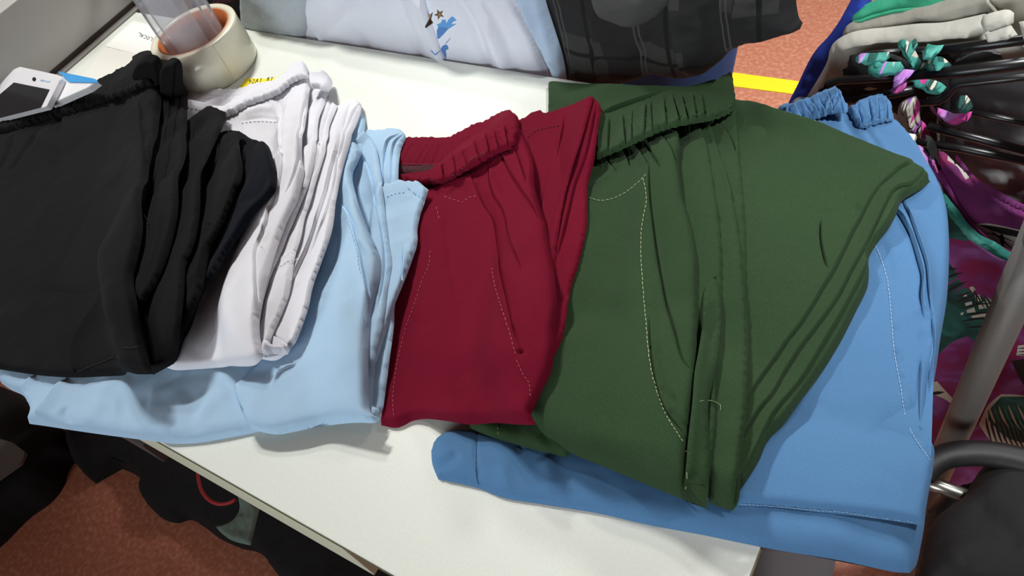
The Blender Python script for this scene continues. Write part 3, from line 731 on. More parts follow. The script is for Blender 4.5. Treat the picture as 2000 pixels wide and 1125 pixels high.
M['tee'] = mat('off_white_cotton', srgb(196, 194, 182), 0.9, crumple=0.002, weave=0.0003); M['tee2'] = mat('beige_cotton', srgb(160, 156, 144), 0.9, crumple=0.002, weave=0.0003)
t = thing('royal_blue_top', 'royal blue garment hanging at the far end of the rack', 'garment', (-0.2, 0.86, 0.4))
layer('body', ysurf(0.865), mat('royal_blue_cotton', srgb(44, 70, 178), 0.85, crumple=0.002), t, [(1700, -60), (1662, 0), (1650, 22), (1640, 40), (1617, 72), (1598, 92), (1584, 112), (1572, 135), (1558, 165), (1538, 206), (1530, 240), (1640, 260), (1700, 100)], T=14, r=18, puff=4, wr=2, g=0.004, folds=[('r', [(1650, 30), (1610, 100), (1570, 190)], -3, 12)])
t = thing('green_top', 'green garment hanging behind the beige tee', 'garment', (-0.1, 0.88, 0.4))
layer('body', ysurf(0.855), mat('emerald_cotton', srgb(54, 160, 122), 0.8, crumple=0.002), t, [(1880, -60), (1731, -8), (1700, 4), (1680, 14), (1667, 26), (1661, 40), (1656, 60), (1700, 80), (1900, 40)], T=12, r=14, puff=3, wr=1.5, g=0.004, folds=[('s', [(1664, 42), (1700, 30), (1750, 18), (1790, 12)], 2.5, 12, 'D')])
t = thing('tshirt', 'beige tee hanging between the green and the off-white ones', 't-shirt', (-0.1, 0.86, 0.4), 'pale tees on the rack')
layer('body', ysurf(0.842), M['tee2'], t, [(1656, 48), (1702, 34), (1750, 23), (1787, 14), (1840, 2), (1880, -10), (2040, -40), (2060, 120), (1700, 140), (1640, 120), (1645, 70)], T=12, r=14, puff=3, wr=1.5, g=0.004, folds=[('s', [(1925, -5), (1950, 20), (1965, 30)], 3, 14, 'L'), ('r', [(1670, 62), (1720, 40), (1790, 30)], -3, 6)])
t = thing('tshirt', 'off-white tee with ribbed collar hanging nearest of the pale tees', 't-shirt', (-0.1, 0.82, 0.4), 'pale tees on the rack')
S_ = ysurf(0.822)
layer('body', S_, M['tee'], t, [(1660, 64), (1700, 56), (1731, 53), (1790, 46), (1844, 43), (1890, 34), (1925, 26), (1940, 40), (1930, 60), (2060, 120), (2060, 420), (1560, 330), (1500, 260), (1535, 215), (1558, 190), (1575, 190), (1600, 150), (1617, 116), (1620, 100), (1628, 84)], T=12, r=14, puff=4, wr=1.5, g=0.004, folds=[
      ('s', [(1636, 104), (1660, 92), (1702, 82), (1760, 78), (1840, 74), (1920, 68)], 3.5, 16, 'U'), ('r', [(1626, 90), (1640, 105), (1630, 140)], -3, 7)])
layer('ribbed_collar', S_, M['tee'], t, [(1920, 30), (1945, 22), (1972, 19), (1981, 25), (1980, 45), (1960, 52), (1922, 58), (1916, 45)], T=9, r=8, wr=0.3, g=0.003, gathers=[([(1922, 42), (1978, 32)], 16, 4, 0.7, 3)])
layer('ribbed_collar', S_, M['tee'], t, [(1922, 66), (1975, 48), (1990, 70), (2010, 95), (2010, 120), (1975, 118), (1950, 98), (1930, 80)], T=9, r=8, wr=0.3, g=0.003, gathers=[([(1930, 74), (1985, 112)], 10, 4, 0.7, 3)])
layer('cuff', S_, M['tee'], t, [(1990, 42), (2020, 36), (2030, 120), (2005, 90)], T=9, r=8, wr=0.6, g=0.004)
def mottled(name, a, b_, c_, sc, dist=1.0):
    mt = mat(name, a, 0.9, crumple=0.0015); nt = mt.node_tree; b = nt.nodes['Principled BSDF']
    tc = nt.nodes.new('ShaderNodeTexCoord'); n = nt.nodes.new('ShaderNodeTexNoise'); n.inputs['Scale'].default_value = sc; n.inputs['Detail'].default_value = 2; n.inputs['Distortion'].default_value = dist
    r = nt.nodes.new('ShaderNodeValToRGB'); e = r.color_ramp.elements; e[0].position = 0.36; e[0].color = a; e[1].position = 0.66; e[1].color = c_; e2 = e.new(0.5); e2.color = b_
    nt.links.new(tc.outputs['Object'], n.inputs['Vector']); nt.links.new(n.outputs['Fac'], r.inputs['Fac']); nt.links.new(r.outputs['Color'], b.inputs['Base Color']); return mt
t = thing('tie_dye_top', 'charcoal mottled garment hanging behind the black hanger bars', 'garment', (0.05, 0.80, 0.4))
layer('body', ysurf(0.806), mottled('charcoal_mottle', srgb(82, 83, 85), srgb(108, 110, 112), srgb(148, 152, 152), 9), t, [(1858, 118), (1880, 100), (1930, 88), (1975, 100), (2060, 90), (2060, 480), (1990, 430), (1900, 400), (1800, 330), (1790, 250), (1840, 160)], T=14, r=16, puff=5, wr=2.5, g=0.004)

# printed summer dresses
M['print'] = mottled('magenta_petal_print', srgb(128, 24, 74), srgb(122, 44, 104), srgb(142, 84, 148), 14, 1.6)
M['purple'] = mottled('purple_print', srgb(98, 36, 92), srgb(120, 44, 108), srgb(150, 50, 100), 12, 1.0)
M['teal'] = mottled('teal_print', srgb(32, 108, 98), srgb(60, 142, 130), srgb(84, 166, 152), 30)
M['dteal'] = mottled('dark_teal_leaf', srgb(14, 48, 44), srgb(24, 74, 66), srgb(36, 96, 86), 20); M['pblack'] = mat('black_print', srgb(14, 16, 16), 0.8); M['pwhite'] = mat('cream_print', srgb(190, 186, 172), 0.85); M['pink'] = mottled('pink_print', srgb(178, 46, 124), srgb(196, 70, 150), srgb(176, 120, 190), 30); M['lilac'] = mottled('lilac_print', srgb(150, 90, 176), srgb(176, 120, 196), srgb(190, 150, 206), 30)
def blade(p0, p1, wd, bend=0.0):
    p0, p1 = np.array(p0, float), np.array(p1, float); d = p1 - p0; n = np.array([-d[1], d[0]]) / (np.linalg.norm(d) + 1e-9); mid = (p0 + p1) / 2 + n * bend
    return [tuple(p0 - n * 0.6), tuple((p0 + mid) / 2 - n * wd * .45 + n * bend * .25), tuple(mid - n * wd / 2), tuple((p1 + mid) / 2 - n * wd * .3 + n * bend * .25), tuple(p1), tuple((p1 + mid) / 2 + n * wd * .3 + n * bend * .25), tuple(mid + n * wd / 2), tuple((p0 + mid) / 2 + n * wd * .45 + n * bend * .25)]
PM = [M['print'], M['dteal'], M['pblack'], M['pwhite'], M['teal'], M['purple']]
t = thing('dress', 'purple printed dress hanging behind the teal-trimmed one, neckline open to the charcoal garment', 'dress', (0.03, 0.69, 0.2), 'printed dresses on the rack')
S_ = ysurf(0.692)
layer('bodice', S_, [M['purple'], M['dteal'], M['pblack'], M['pwhite'], M['teal']], t, [(1830, 296), (1842, 296), (1860, 312), (1885, 335), (1912, 356), (1947, 380), (1975, 396), (2060, 430), (2060, 640), (1900, 560), (1840, 470), (1840, 350)], T=6, r=8, wr=1.2, g=0.003,
      decals=[([(1906, 436), (1930, 436), (1975, 445), (2060, 462), (2060, 500), (2000, 492), (1960, 482), (1930, 462)], 3), (blade((1910, 438), (2060, 470), 13, 3), 2), (blade((1955, 455), (1960, 485), 8), 2), (blade((1930, 448), (1985, 490), 3), 2), (blade((1920, 452), (1990, 475), 2.4), 2),
      ([(1845, 296), (1862, 302), (1876, 318), (1890, 338), (1900, 352), (1886, 350), (1868, 330), (1850, 315)], 3), (blade((1850, 300), (1895, 350), 6), 4), (blade((1858, 318), (1880, 332), 7), 2)])
layer('neck_trim', S_, M['purple'], t, [(1868, 300), (1880, 315), (1900, 340), (1912, 350), (1947, 370), (1985, 392), (2060, 420), (2060, 432), (1985, 404), (1945, 384), (1908, 362), (1885, 335), (1866, 310)], T=5, r=6, wr=0.8, g=0.003)
layer('neck_trim', S_, M['purple'], t, [(1836, 330), (1846, 346), (1858, 368), (1874, 398), (1890, 420), (1906, 440), (1930, 462), (1950, 476), (1980, 490), (2060, 505), (2060, 520), (1980, 500), (1940, 482), (1905, 455), (1880, 430), (1862, 400), (1845, 365), (1832, 340)], T=5, r=6, wr=1.0, g=0.003)
t = thing('dress', 'magenta palm-print dress with teal neckline trim hanging behind the steel post', 'dress', (0.03, 0.67, 0.1), 'printed dresses on the rack')
S_ = ysurf(0.672)
dec = [([(1830, 495), (1850, 505), (1863, 525), (1882, 556), (1905, 575), (1930, 588), (1952, 606), (1950, 640), (1925, 650), (1906, 668), (1890, 655), (1862, 665), (1835, 690), (1810, 690)], 1),
    ([(1830, 385), (1860, 420), (1895, 450), (1890, 470), (1850, 466), (1830, 460)], 1)]
for p in ([(1893, 560), (1901, 558), (1906, 566), (1899, 571)], [(1880, 574), (1888, 572), (1888, 580), (1882, 581)], [(1903, 578), (1912, 576), (1917, 590), (1906, 592)], [(1884, 594), (1897, 591), (1899, 599), (1887, 602)], [(1908, 596), (1922, 592), (1927, 604), (1911, 606)], [(1887, 607), (1902, 602), (1905, 611), (1889, 612)],
          [(1922, 578), (1938, 590), (1951, 610), (1936, 608), (1928, 595)], [(1876, 612), (1882, 610), (1881, 615), (1876, 616)], [(1896, 618), (1938, 612), (1946, 620), (1900, 622)], [(1908, 656), (1920, 652), (1925, 664), (1912, 666)], [(1912, 664), (1926, 655), (1935, 640), (1930, 664), (1918, 672)]):
    dec.append((p, 3))
for a, b_, w_, q in (((1848, 520), (1872, 524), 5, 2), ((1846, 545), (1884, 532), 5, -3), ((1846, 575), (1892, 548), 6, -4), ((1868, 580), (1900, 566), 4, 2), ((1860, 592), (1905, 575), 4, 2), ((1870, 606), (1950, 595), 3.5, -4), ((1880, 618), (1950, 614), 4, -3), ((1875, 628), (1946, 628), 4, -4), ((1885, 640), (1940, 644), 3, -3), ((1905, 570), (1912, 612), 3, 1), ((1900, 560), (1928, 612), 3, 2), ((1918, 575), (1945, 612), 4, -2)):
    dec.append((blade(a, b_, w_, q), 2))
dec += [(blade((1848, 560), (1886, 540), 4, -5), 5), (blade((1862, 575), (1895, 556), 4, -4), 5),
    ([(1815, 748), (1830, 745), (1850, 768), (1873, 790), (1868, 797), (1842, 780), (1815, 768)], 3), (blade((1815, 770), (1846, 766), 7), 2),
    ([(1912, 828), (1925, 850), (1940, 866), (1980, 874), (2060, 890), (2060, 780), (1985, 770), (1955, 770), (1930, 790), (1920, 810)], 3), ([(1930, 800), (1955, 775), (2060, 770), (2060, 860), (1990, 862), (1960, 850), (1930, 820)], 1)]
for k in range(8):
    dec.append((blade((1925 + 9 * k, 812 + 3 * k), (1940 + 11 * k, 872 + 2 * k), 5, 2), 2)); dec.append((blade((1932 + 9 * k, 790), (1948 + 12 * k, 835 + 2 * k), 4, 2), 4 if k % 2 else 3))
dec += [([(1975, 705), (2060, 690), (2060, 800), (2005, 760)], 2), ([(1988, 676), (2060, 670), (2060, 700), (1985, 694)], 3)]
for k in range(3): dec.append((blade((1984, 682 + 6 * k), (2060, 677 + 6 * k), 3), 2))
layer('skirt', S_, PM, t, [(1830, 380), (1851, 392), (1864, 408), (1896, 448), (1944, 482), (2060, 530), (2060, 960), (1780, 950), (1780, 500)], T=7, r=10, wr=2.0, wl=0.1, g=0.0035, decals=dec, corner=70)
layer('neck_trim', S_, M['teal'], t, [(1842, 372), (1851, 384), (1862, 398), (1874, 412), (1886, 430), (1900, 446), (1918, 460), (1944, 472), (1970, 490), (2000, 505), (2060, 520), (2060, 532), (1998, 520), (1965, 506), (1940, 492), (1910, 474), (1888, 458), (1868, 434), (1852, 415), (1840, 400)], T=6, r=6, wr=0.8, g=0.0025, gathers=[([(1848, 392), (1890, 446), (1944, 482), (2040, 520)], 8, 16, 1.2, 4)])
S_ = ysurf(0.737)
def knot(name, px, ms, dcs=(), T=12, y=None):
    P_ = np.array(px, float); c_ = P_.mean(0); w_, v_ = np.linalg.eigh(np.cov((P_ - c_).T)); L_ = math.sqrt(w_[1]) * 1.7 * v_[:, 1]; n_ = math.sqrt(w_[0]) * 0.7 * v_[:, 0]
    fl = [('s', [tuple(c_ - L_ + n_ * k * 1.2), tuple(c_ + n_ * k * 0.5), tuple(c_ + L_ + n_ * k)], 4.5, 5, 'L' if k < 0 else 'R') for k in (-0.9, 0.1, 1.0)]
    layer(name, S_ if y is None else ysurf(y), ms, t, px, T=T * 0.7, r=6, wr=1.6, wl=0.02, g=0.002, decals=dcs, hug=True, folds=fl)
KM = [M['teal'], M['dteal'], M['pblack'], M['pwhite'], M['lilac'], M['pink']]
knot('strap_knot', [(1802, 102), (1812, 85), (1828, 88), (1844, 87), (1838, 99), (1830, 107), (1814, 115)], M['teal'], y=0.775)
knot('strap_knot', [(1753, 85), (1758, 78), (1766, 76), (1776, 82), (1789, 74), (1793, 87), (1787, 97), (1795, 112), (1800, 122), (1796, 134), (1779, 135), (1772, 110), (1764, 98)], KM, [(blade((1755, 84), (1790, 130), 5), 1), (blade((1762, 80), (1797, 128), 3), 3), ([(1778, 84), (1789, 76), (1792, 86), (1784, 95)], 1), (blade((1790, 90), (1800, 112), 5), 3)], y=0.775)
knot('strap_tail', [(1829, 110), (1842, 112), (1859, 127), (1851, 132), (1830, 130), (1814, 136), (1802, 131), (1812, 120)], [M['dteal'], M['teal'], M['pwhite']], [(blade((1815, 118), (1850, 128), 4), 1), (blade((1832, 112), (1850, 131), 3), 2), (blade((1806, 130), (1826, 116), 3), 2)], y=0.775)
knot('strap_knot', [(1671, 113), (1680, 105), (1700, 103), (1720, 102), (1737, 101), (1738, 113), (1715, 118), (1695, 122), (1680, 117)], KM, [([(1671, 113), (1680, 106), (1692, 104), (1690, 112), (1680, 117)], 4), ([(1695, 104), (1713, 103), (1712, 115), (1694, 119)], 1), ([(1728, 101), (1737, 101), (1738, 112), (1730, 113)], 3)], y=0.757)
knot('strap_knot', [(1697, 125), (1715, 115), (1735, 120), (1759, 120), (1767, 132), (1755, 139), (1735, 142), (1715, 146), (1702, 137)], KM, [(blade((1738, 118), (1718, 146), 4, 3), 4), ([(1734, 122), (1746, 124), (1744, 131), (1736, 129)], 3)], y=0.752)
knot('strap_knot', [(1749, 140), (1764, 135), (1789, 137), (1780, 143), (1772, 152), (1764, 163), (1753, 167), (1748, 155)], M['lilac'], T=16, y=0.752)
knot('strap_tail', [(1738, 177), (1745, 169), (1758, 165), (1772, 160), (1770, 172), (1755, 176)], M['pink'], y=0.742)
knot('strap_knot', [(1777, 157), (1800, 155), (1819, 155), (1838, 161), (1849, 170), (1839, 180), (1818, 178), (1802, 168)], KM, [([(1777, 157), (1805, 155), (1815, 157), (1806, 166), (1796, 166)], 5), ([(1806, 168), (1822, 161), (1832, 166), (1826, 174), (1812, 177)], 1), (blade((1812, 172), (1830, 166), 5), 3)], y=0.735)
knot('strap', [(1754, 214), (1758, 203), (1764, 197), (1777, 190), (1789, 187), (1796, 199), (1797, 222), (1799, 247), (1799, 270), (1797, 284), (1788, 280), (1786, 255), (1782, 252), (1766, 252), (1751, 239)], [M['pwhite'], M['pink'], M['pblack'], M['lilac']], [([(1790, 190), (1796, 199), (1797, 220), (1789, 230), (1782, 232)], 1), (blade((1756, 215), (1796, 245), 2.5, 2), 2), ([(1782, 244), (1799, 240), (1799, 252), (1784, 254)], 3), (blade((1784, 258), (1800, 252), 5), 2), (blade((1768, 200), (1782, 195), 8), 3)], y=0.728)
knot('strap_tail', [(1829, 209), (1850, 216), (1864, 222), (1882, 220), (1899, 217), (1897, 227), (1885, 233), (1871, 237), (1851, 233), (1838, 222)], M['pink'], y=0.728)
knot('strap_knot', [(1876, 186), (1889, 186), (1896, 196), (1901, 209), (1886, 215), (1872, 212), (1866, 200)], [M['dteal'], M['pwhite'], M['pblack']], [(blade((1878, 190), (1898, 210), 3), 1), (blade((1870, 205), (1890, 198), 3), 2)], y=0.728)
knot('strap', [(1799, 234), (1806, 240), (1812, 249), (1820, 275), (1812, 276), (1804, 267)], M['pink'], y=0.722)
knot('strap', [(1785, 282), (1797, 284), (1812, 300), (1830, 338), (1846, 372), (1858, 425), (1852, 440), (1846, 420), (1838, 380), (1820, 345), (1800, 312)], [M['lilac'], M['pblack'], M['pwhite']], [(blade((1800, 300), (1830, 360), 5), 1), (blade((1835, 355), (1856, 425), 4), 2), (blade((1812, 305), (1838, 352), 4), 1)], T=6, y=0.688)
knot('strap', [(1806, 262), (1820, 268), (1834, 300), (1848, 330), (1852, 352), (1842, 345), (1828, 322), (1812, 290)], [M['pblack'], M['pink'], M['lilac']], [(blade((1812, 275), (1845, 340), 5), 1)], T=5, y=0.7)
# dark backing sheet between knots
layer('dark_backing', ysurf(0.78), [M['pblack'], M['dteal'], M['pwhite'], M['lilac']], t, [(1660, 108), (1700, 100), (1740, 104), (1800, 130), (1850, 135), (1856, 200), (1850, 240), (1840, 330), (1800, 330), (1760, 230), (1700, 200), (1600, 190), (1612, 160), (1650, 155)], T=6, r=6, wr=3, g=0.004, decals=[(blade((1685, 178), (1715, 172), 6), 2), (blade((1810, 190), (1840, 240), 8), 3), (blade((1830, 225), (1836, 300), 6), 2)])

# chair at the right front corner, bag thrown on it
M['chrome'] = mat('chrome_tube', srgb(170, 170, 160), 0.3, metal=0.9)
M['vinyl'] = mat('black_vinyl', srgb(24, 22, 22), 0.55, crumple=0.001)
ch = thing('chair', 'black armchair with chrome tube frame at the right front corner of the table', 'chair', tuple(on_z([(1900, 1000)], 0.0)[0]))
def ztube(nm, px, z, wpx, mt, rb=None, par=None):
    P = on_z(px, z); d = np.linalg.norm(P.mean(0) - CAM); bm = bmesh.new(); add_tube(bm, [tuple(p) for p in P], wpx * d / FPX / 2, 16, rb=rb); return from_bm(nm, bm, mt, par)
ztube('armrest', spline([(1800, 925), (1822, 903), (1850, 890), (1900, 885), (1950, 889), (2050, 912)], False, 12), 0.46, 44, M['vinyl'], 0.012, ch)
ztube('frame_tube', [(1790, 935), (1835, 950), (1960, 998)], 0.40, 25, M['chrome'], None, ch)
zs = zsurf(0.33, (-0.2, -0.2), (0.5, 0.7))
layer('seat', zs, M['vinyl'], ch, [(1775, 1200), (1795, 1080), (1815, 990), (1850, 960), (1990, 930), (2150, 940), (2150, 1250)], T=30, r=40, g=0.006)
for p in ((1830, 1010), (2040, 1000), (1850, 1180), (2080, 1160)):
    q = on_z([p], 0.33)[0]; bm = bmesh.new(); add_tube(bm, [(q[0], q[1], 0.0), (q[0], q[1], 0.335)], 0.012, 12); from_bm('leg', bm, M['chrome'], ch)
bg = thing('coat', 'black coat heaped on the chair in the lower right corner', 'coat', tuple(on_z([(1930, 1050)], 0.40)[0]))
layer('body', zsurf(0.42, (-0.2, -0.2), (0.6, 0.7)), mat('black_coat_cloth', srgb(20, 19, 21), 0.85, crumple=0.003), bg, [(1790, 1160), (1800, 1090), (1812, 1040), (1830, 1010), (1862, 985), (1880, 972), (1900, 940), (1918, 915), (1940, 897), (1965, 885), (2100, 870), (2150, 1200)], T=25, r=40, puff=25, wr=3, wl=0.12, g=0.005, folds=[('r', [(1840, 1070), (1870, 1110), (1890, 1150)], 8, 16), ('r', [(1900, 980), (1940, 1040), (1990, 1080)], -6, 20)])

# dark things on the floor under and before the table
blk = mat('black_bag_cloth', srgb(18, 17, 18), 0.9, crumple=0.004)
FL = zsurf(0.0, (-2.4, -0.6), (0.4, 1.0), 0.006)
t = thing('black_bag', 'black cloth bag on the floor at the far left under the light blue leg ends', 'bag', tuple(on_z([(60, 950)], 0.0)[0]))
layer('body', FL, blk, t, [(-120, 760), (40, 770), (110, 830), (150, 860), (160, 890), (135, 920), (128, 945), (105, 978), (60, 1012), (0, 1070), (-60, 1110), (-140, 1000)], T=60, r=60, puff=30, wr=6, wl=0.2, g=0.008)
t = thing('black_backpack', 'black backpack with a red loop on the floor under the table edge', 'bag', tuple(on_z([(350, 950)], 0.0)[0]))
layer('body', FL, blk, t, [(140, 820), (143, 860), (150, 890), (165, 925), (188, 945), (215, 930), (240, 916), (262, 926), (284, 942), (296, 960), (294, 976), (299, 994), (320, 1014), (349, 1022), (374, 1016), (400, 1030), (430, 1052), (471, 1071), (510, 1082), (550, 1130), (640, 1200), (900, 1250), (860, 1050), (600, 900), (300, 780)], T=50, r=40, puff=30, wr=6, wl=0.15, g=0.008)
P = on_z(spline([(386, 925), (390, 948), (396, 962), (408, 976), (425, 984), (445, 983), (460, 976)], False, 6), 0.13); bm = bmesh.new(); add_tube(bm, [tuple(p) for p in P], 0.0035, 8); from_bm('red_loop', bm, mat('red_webbing', srgb(190, 60, 66), 0.7), t)
t = thing('grey_green_cloth', 'grey-green cloth lying on the black backpack below the table edge', 'cloth', tuple(on_z([(470, 1030)], 0.13)[0]))
layer('body', zsurf(0.125, (-1.6, -0.4), (0, 0.6)), mat('grey_green_fabric', srgb(120, 142, 132), 0.85, crumple=0.004), t, [(420, 1028), (436, 1044), (452, 1055), (490, 1066), (496, 1040), (507, 994), (486, 975), (462, 962), (468, 990), (462, 1008), (440, 1024)], T=6, r=10, wr=2, g=0.004)
t = thing('cardboard_sheet', 'grey board corner sticking in at the left edge below the light blue leg', 'board', tuple(on_z([(10, 900)], 0.3)[0]))
bm = bmesh.new(); add_prism(bm, [(p[0], p[1]) for p in on_z(rounded([(-60, 840), (24, 864), (50, 884), (40, 905), (-60, 975)], 4), 0.12)][::-1], 0.112, 0.12, 0.002)
from_bm('board', bm, mat('grey_board', srgb(108, 102, 98), 0.8), t, smooth=False)
t = thing('dark_box', 'dark grey box on the floor just beyond the right end of the table', 'box', tuple(on_z([(1560, 1110)], 0.2)[0]))
bm = bmesh.new(); add_prism(bm, [(p[0], p[1]) for p in on_z([(1440, 1040), (1640, 1060), (1610, 1200), (1420, 1200)], 0.42)][::-1], 0.0, 0.42, 0.006)
from_bm('body', bm, mat('dark_plastic', srgb(74, 70, 74), 0.6), t, smooth=False)
bm = bmesh.new(); add_prism(bm, [(p[0], p[1]) for p in on_z([(1452, 1046), (1600, 1062), (1594, 1080), (1446, 1064)], 0.42)][::-1], 0.4195, 0.424, 0.001)
from_bm('lid_rim', bm, mat('grey_plastic_rim', srgb(120, 114, 112), 0.6), t, smooth=False)
# --- mid blue pair, lowest at the right
t = thing('trousers', 'folded mid blue elastic-waist trousers lying under the dark green pair at the table corner', 'trousers', (-0.25, 0.3, TZ + 0.001), 'folded trousers fanned out on the table')
bl = M['blue']
layer('lower_leg', TAB, bl, t, [(930, 842), (888, 842), (864, 851), (846, 871), (844, 903), (850, 922), (856, 936), (902, 946), (935, 954), (983, 972), (1058, 985), (1174, 1004), (1255, 1023), (1378, 1046), (1459, 1063), (1520, 1075), (1600, 1088), (1651, 1097), (1701, 1108), (1752, 1118), (1777, 1119), (1788, 1106), (1798, 1068), (1806, 1020), (1812, 940), (1500, 880), (1150, 850), (1050, 845)],
      T=11, r=26, puff=5, wr=0.9, wl=0.08, folds=[
      ('r', [(1062, 895), (1075, 925), (1078, 960)], 3.0, 12), ('r', [(1012, 868), (1020, 885)], -2.5, 5), ('r', [(846, 915), (880, 900), (900, 888)], -3.5, 9),
      ('r', [(930, 845), (932, 900), (940, 955)], -1.6, 2.0, 'o'), ('r', [(985, 905), (990, 965)], 1.6, 10), ('r', [(1200, 960), (1500, 1010), (1760, 1060)], 2, 30)])
layer('upper_leg', TAB, bl, t, [(1080, 760), (1120, 560), (1250, 420), (1500, 330), (1560, 240), (1640, 222), (1700, 235), (1747, 240), (1766, 256), (1790, 286), (1814, 327), (1833, 360), (1847, 401), (1853, 457), (1853, 520), (1849, 585), (1836, 665), (1828, 722), (1819, 779), (1816, 853), (1825, 879), (1822, 916), (1813, 967), (1803, 1027), (1701, 1012), (1600, 1001), (1500, 990), (1442, 988), (1330, 960), (1200, 890), (1110, 850)],
      T=9, r=13, puff=5, wr=0.8, wl=0.07, folds=[
      ('s', [(1735, 400), (1755, 425), (1778, 465), (1794, 515), (1801, 545), (1799, 580), (1806, 625)], 5.0, 14, 'R'),
      ('s', [(1760, 392), (1775, 430), (1790, 475), (1806, 520), (1812, 570), (1820, 620)], 3.5, 12, 'R'),
      ('s', [(1690, 300), (1718, 345), (1745, 400)], 2.5, 22, 'L'),
      ('r', [(1641, 222), (1690, 300), (1720, 350)], -2.2, 7), ('r', [(1672, 230), (1720, 300), (1765, 370)], 2.2, 14),
      ('r', [(1662, 218), (1688, 255), (1725, 310)], -3, 6),
      ('r', [(1718, 470), (1735, 520), (1742, 560)], -2.2, 7), ('r', [(1785, 615), (1803, 628), (1806, 605)], -1.6, 6),
      ('r', [(1795, 655), (1818, 668)], -1.6, 8), ('s', [(1800, 700), (1795, 770), (1794, 845)], 3.0, 14, 'R'),
      ('s', [(1820, 610), (1824, 680), (1814, 740), (1812, 800), (1816, 850)], 2.5, 10, 'R'),
      ('s', [(1790, 830), (1808, 852), (1824, 880)], 2.5, 14, 'L'),
      ('r', [(1750, 685), (1762, 715)], -2.6, 5), ('r', [(1746, 640), (1758, 655)], -2.2, 4), ('r', [(1756, 735), (1766, 745)], -2.2, 4), ('r', [(1766, 770), (1776, 800)], 2, 4), ('r', [(1771, 822), (1782, 828)], -2.4, 4),
      ('r', [(1690, 860), (1770, 815)], -1.2, 9), ('r', [(1600, 790), (1680, 770), (1760, 800)], 1.0, 20), ('r', [(1805, 905), (1790, 980), (1785, 1022)], -1.2, 14)],
      gathers=[([(1560, 236), (1610, 228), (1654, 218)], 3, 13, 1.2, 26), ([(1678, 245), (1712, 238), (1745, 234)], 3, 14, 1.2, 26)])
layer('waistband', TAB, bl, t, [(1654, 214), (1673, 205), (1695, 194), (1712, 188), (1722, 187), (1733, 194), (1741, 208), (1744, 225), (1745, 236), (1722, 241), (1696, 248), (1678, 252), (1668, 240)], T=5, r=6, g=0.002,
      folds=[('s', [(1672, 205), (1684, 250)], 3.2, 9, 'L'), ('s', [(1693, 194), (1703, 247)], 3.2, 9, 'L'), ('s', [(1712, 189), (1716, 243)], 3.2, 9, 'L'), ('s', [(1727, 189), (1733, 240)], 3.2, 9, 'L')], gathers=[([(1664, 222), (1700, 214), (1742, 212)], 20, 13, 2.2, 5)], wr=0.3, corner=70, sc=(1.2, 18))
layer('waistband', TAB, bl, t, [(1514, 216), (1531, 207), (1548, 206), (1564, 199), (1580, 196), (1594, 187), (1612, 180), (1633, 173), (1641, 182), (1648, 196), (1657, 212), (1655, 219), (1624, 224), (1600, 232), (1580, 238), (1560, 246)], T=5, r=6, g=0.002,
      folds=[('s', [(1530, 208), (1560, 244)], 3, 9, 'L'), ('s', [(1548, 206), (1574, 240)], 3, 9, 'L'), ('s', [(1565, 199), (1590, 236)], 3, 9, 'L'), ('s', [(1580, 196), (1603, 232)], 3, 9, 'L'), ('s', [(1594, 187), (1615, 228)], 3, 9, 'L'), ('s', [(1613, 180), (1630, 224)], 3, 9, 'L'), ('s', [(1632, 174), (1646, 220)], 3, 9, 'L')], gathers=[([(1530, 226), (1580, 212), (1648, 198)], 20, 13, 2.2, 5)], wr=0.3, corner=70, sc=(1.2, 18))
stitches('seam_stitching', TAB, M['thr_blue'], t, [[(1710, 481), (1722, 510), (1732, 545), (1739, 600), (1743, 650), (1748, 700), (1757, 745), (1764, 790), (1770, 822), (1786, 856), (1804, 884), (1821, 906)],
      [(1446, 985), (1510, 990), (1600, 998), (1655, 1002), (1720, 1013), (1800, 1022)], [(1590, 232), (1625, 220), (1652, 214)], [(1690, 246), (1715, 237), (1742, 232)]], ln=6, gap=2)
stitches('hem_seam', TAB, M['thr_dkblue'], t, [[(930, 846), (930, 880), (930, 925), (934, 945), (942, 954)]], ln=12, gap=1, wd=1.1)

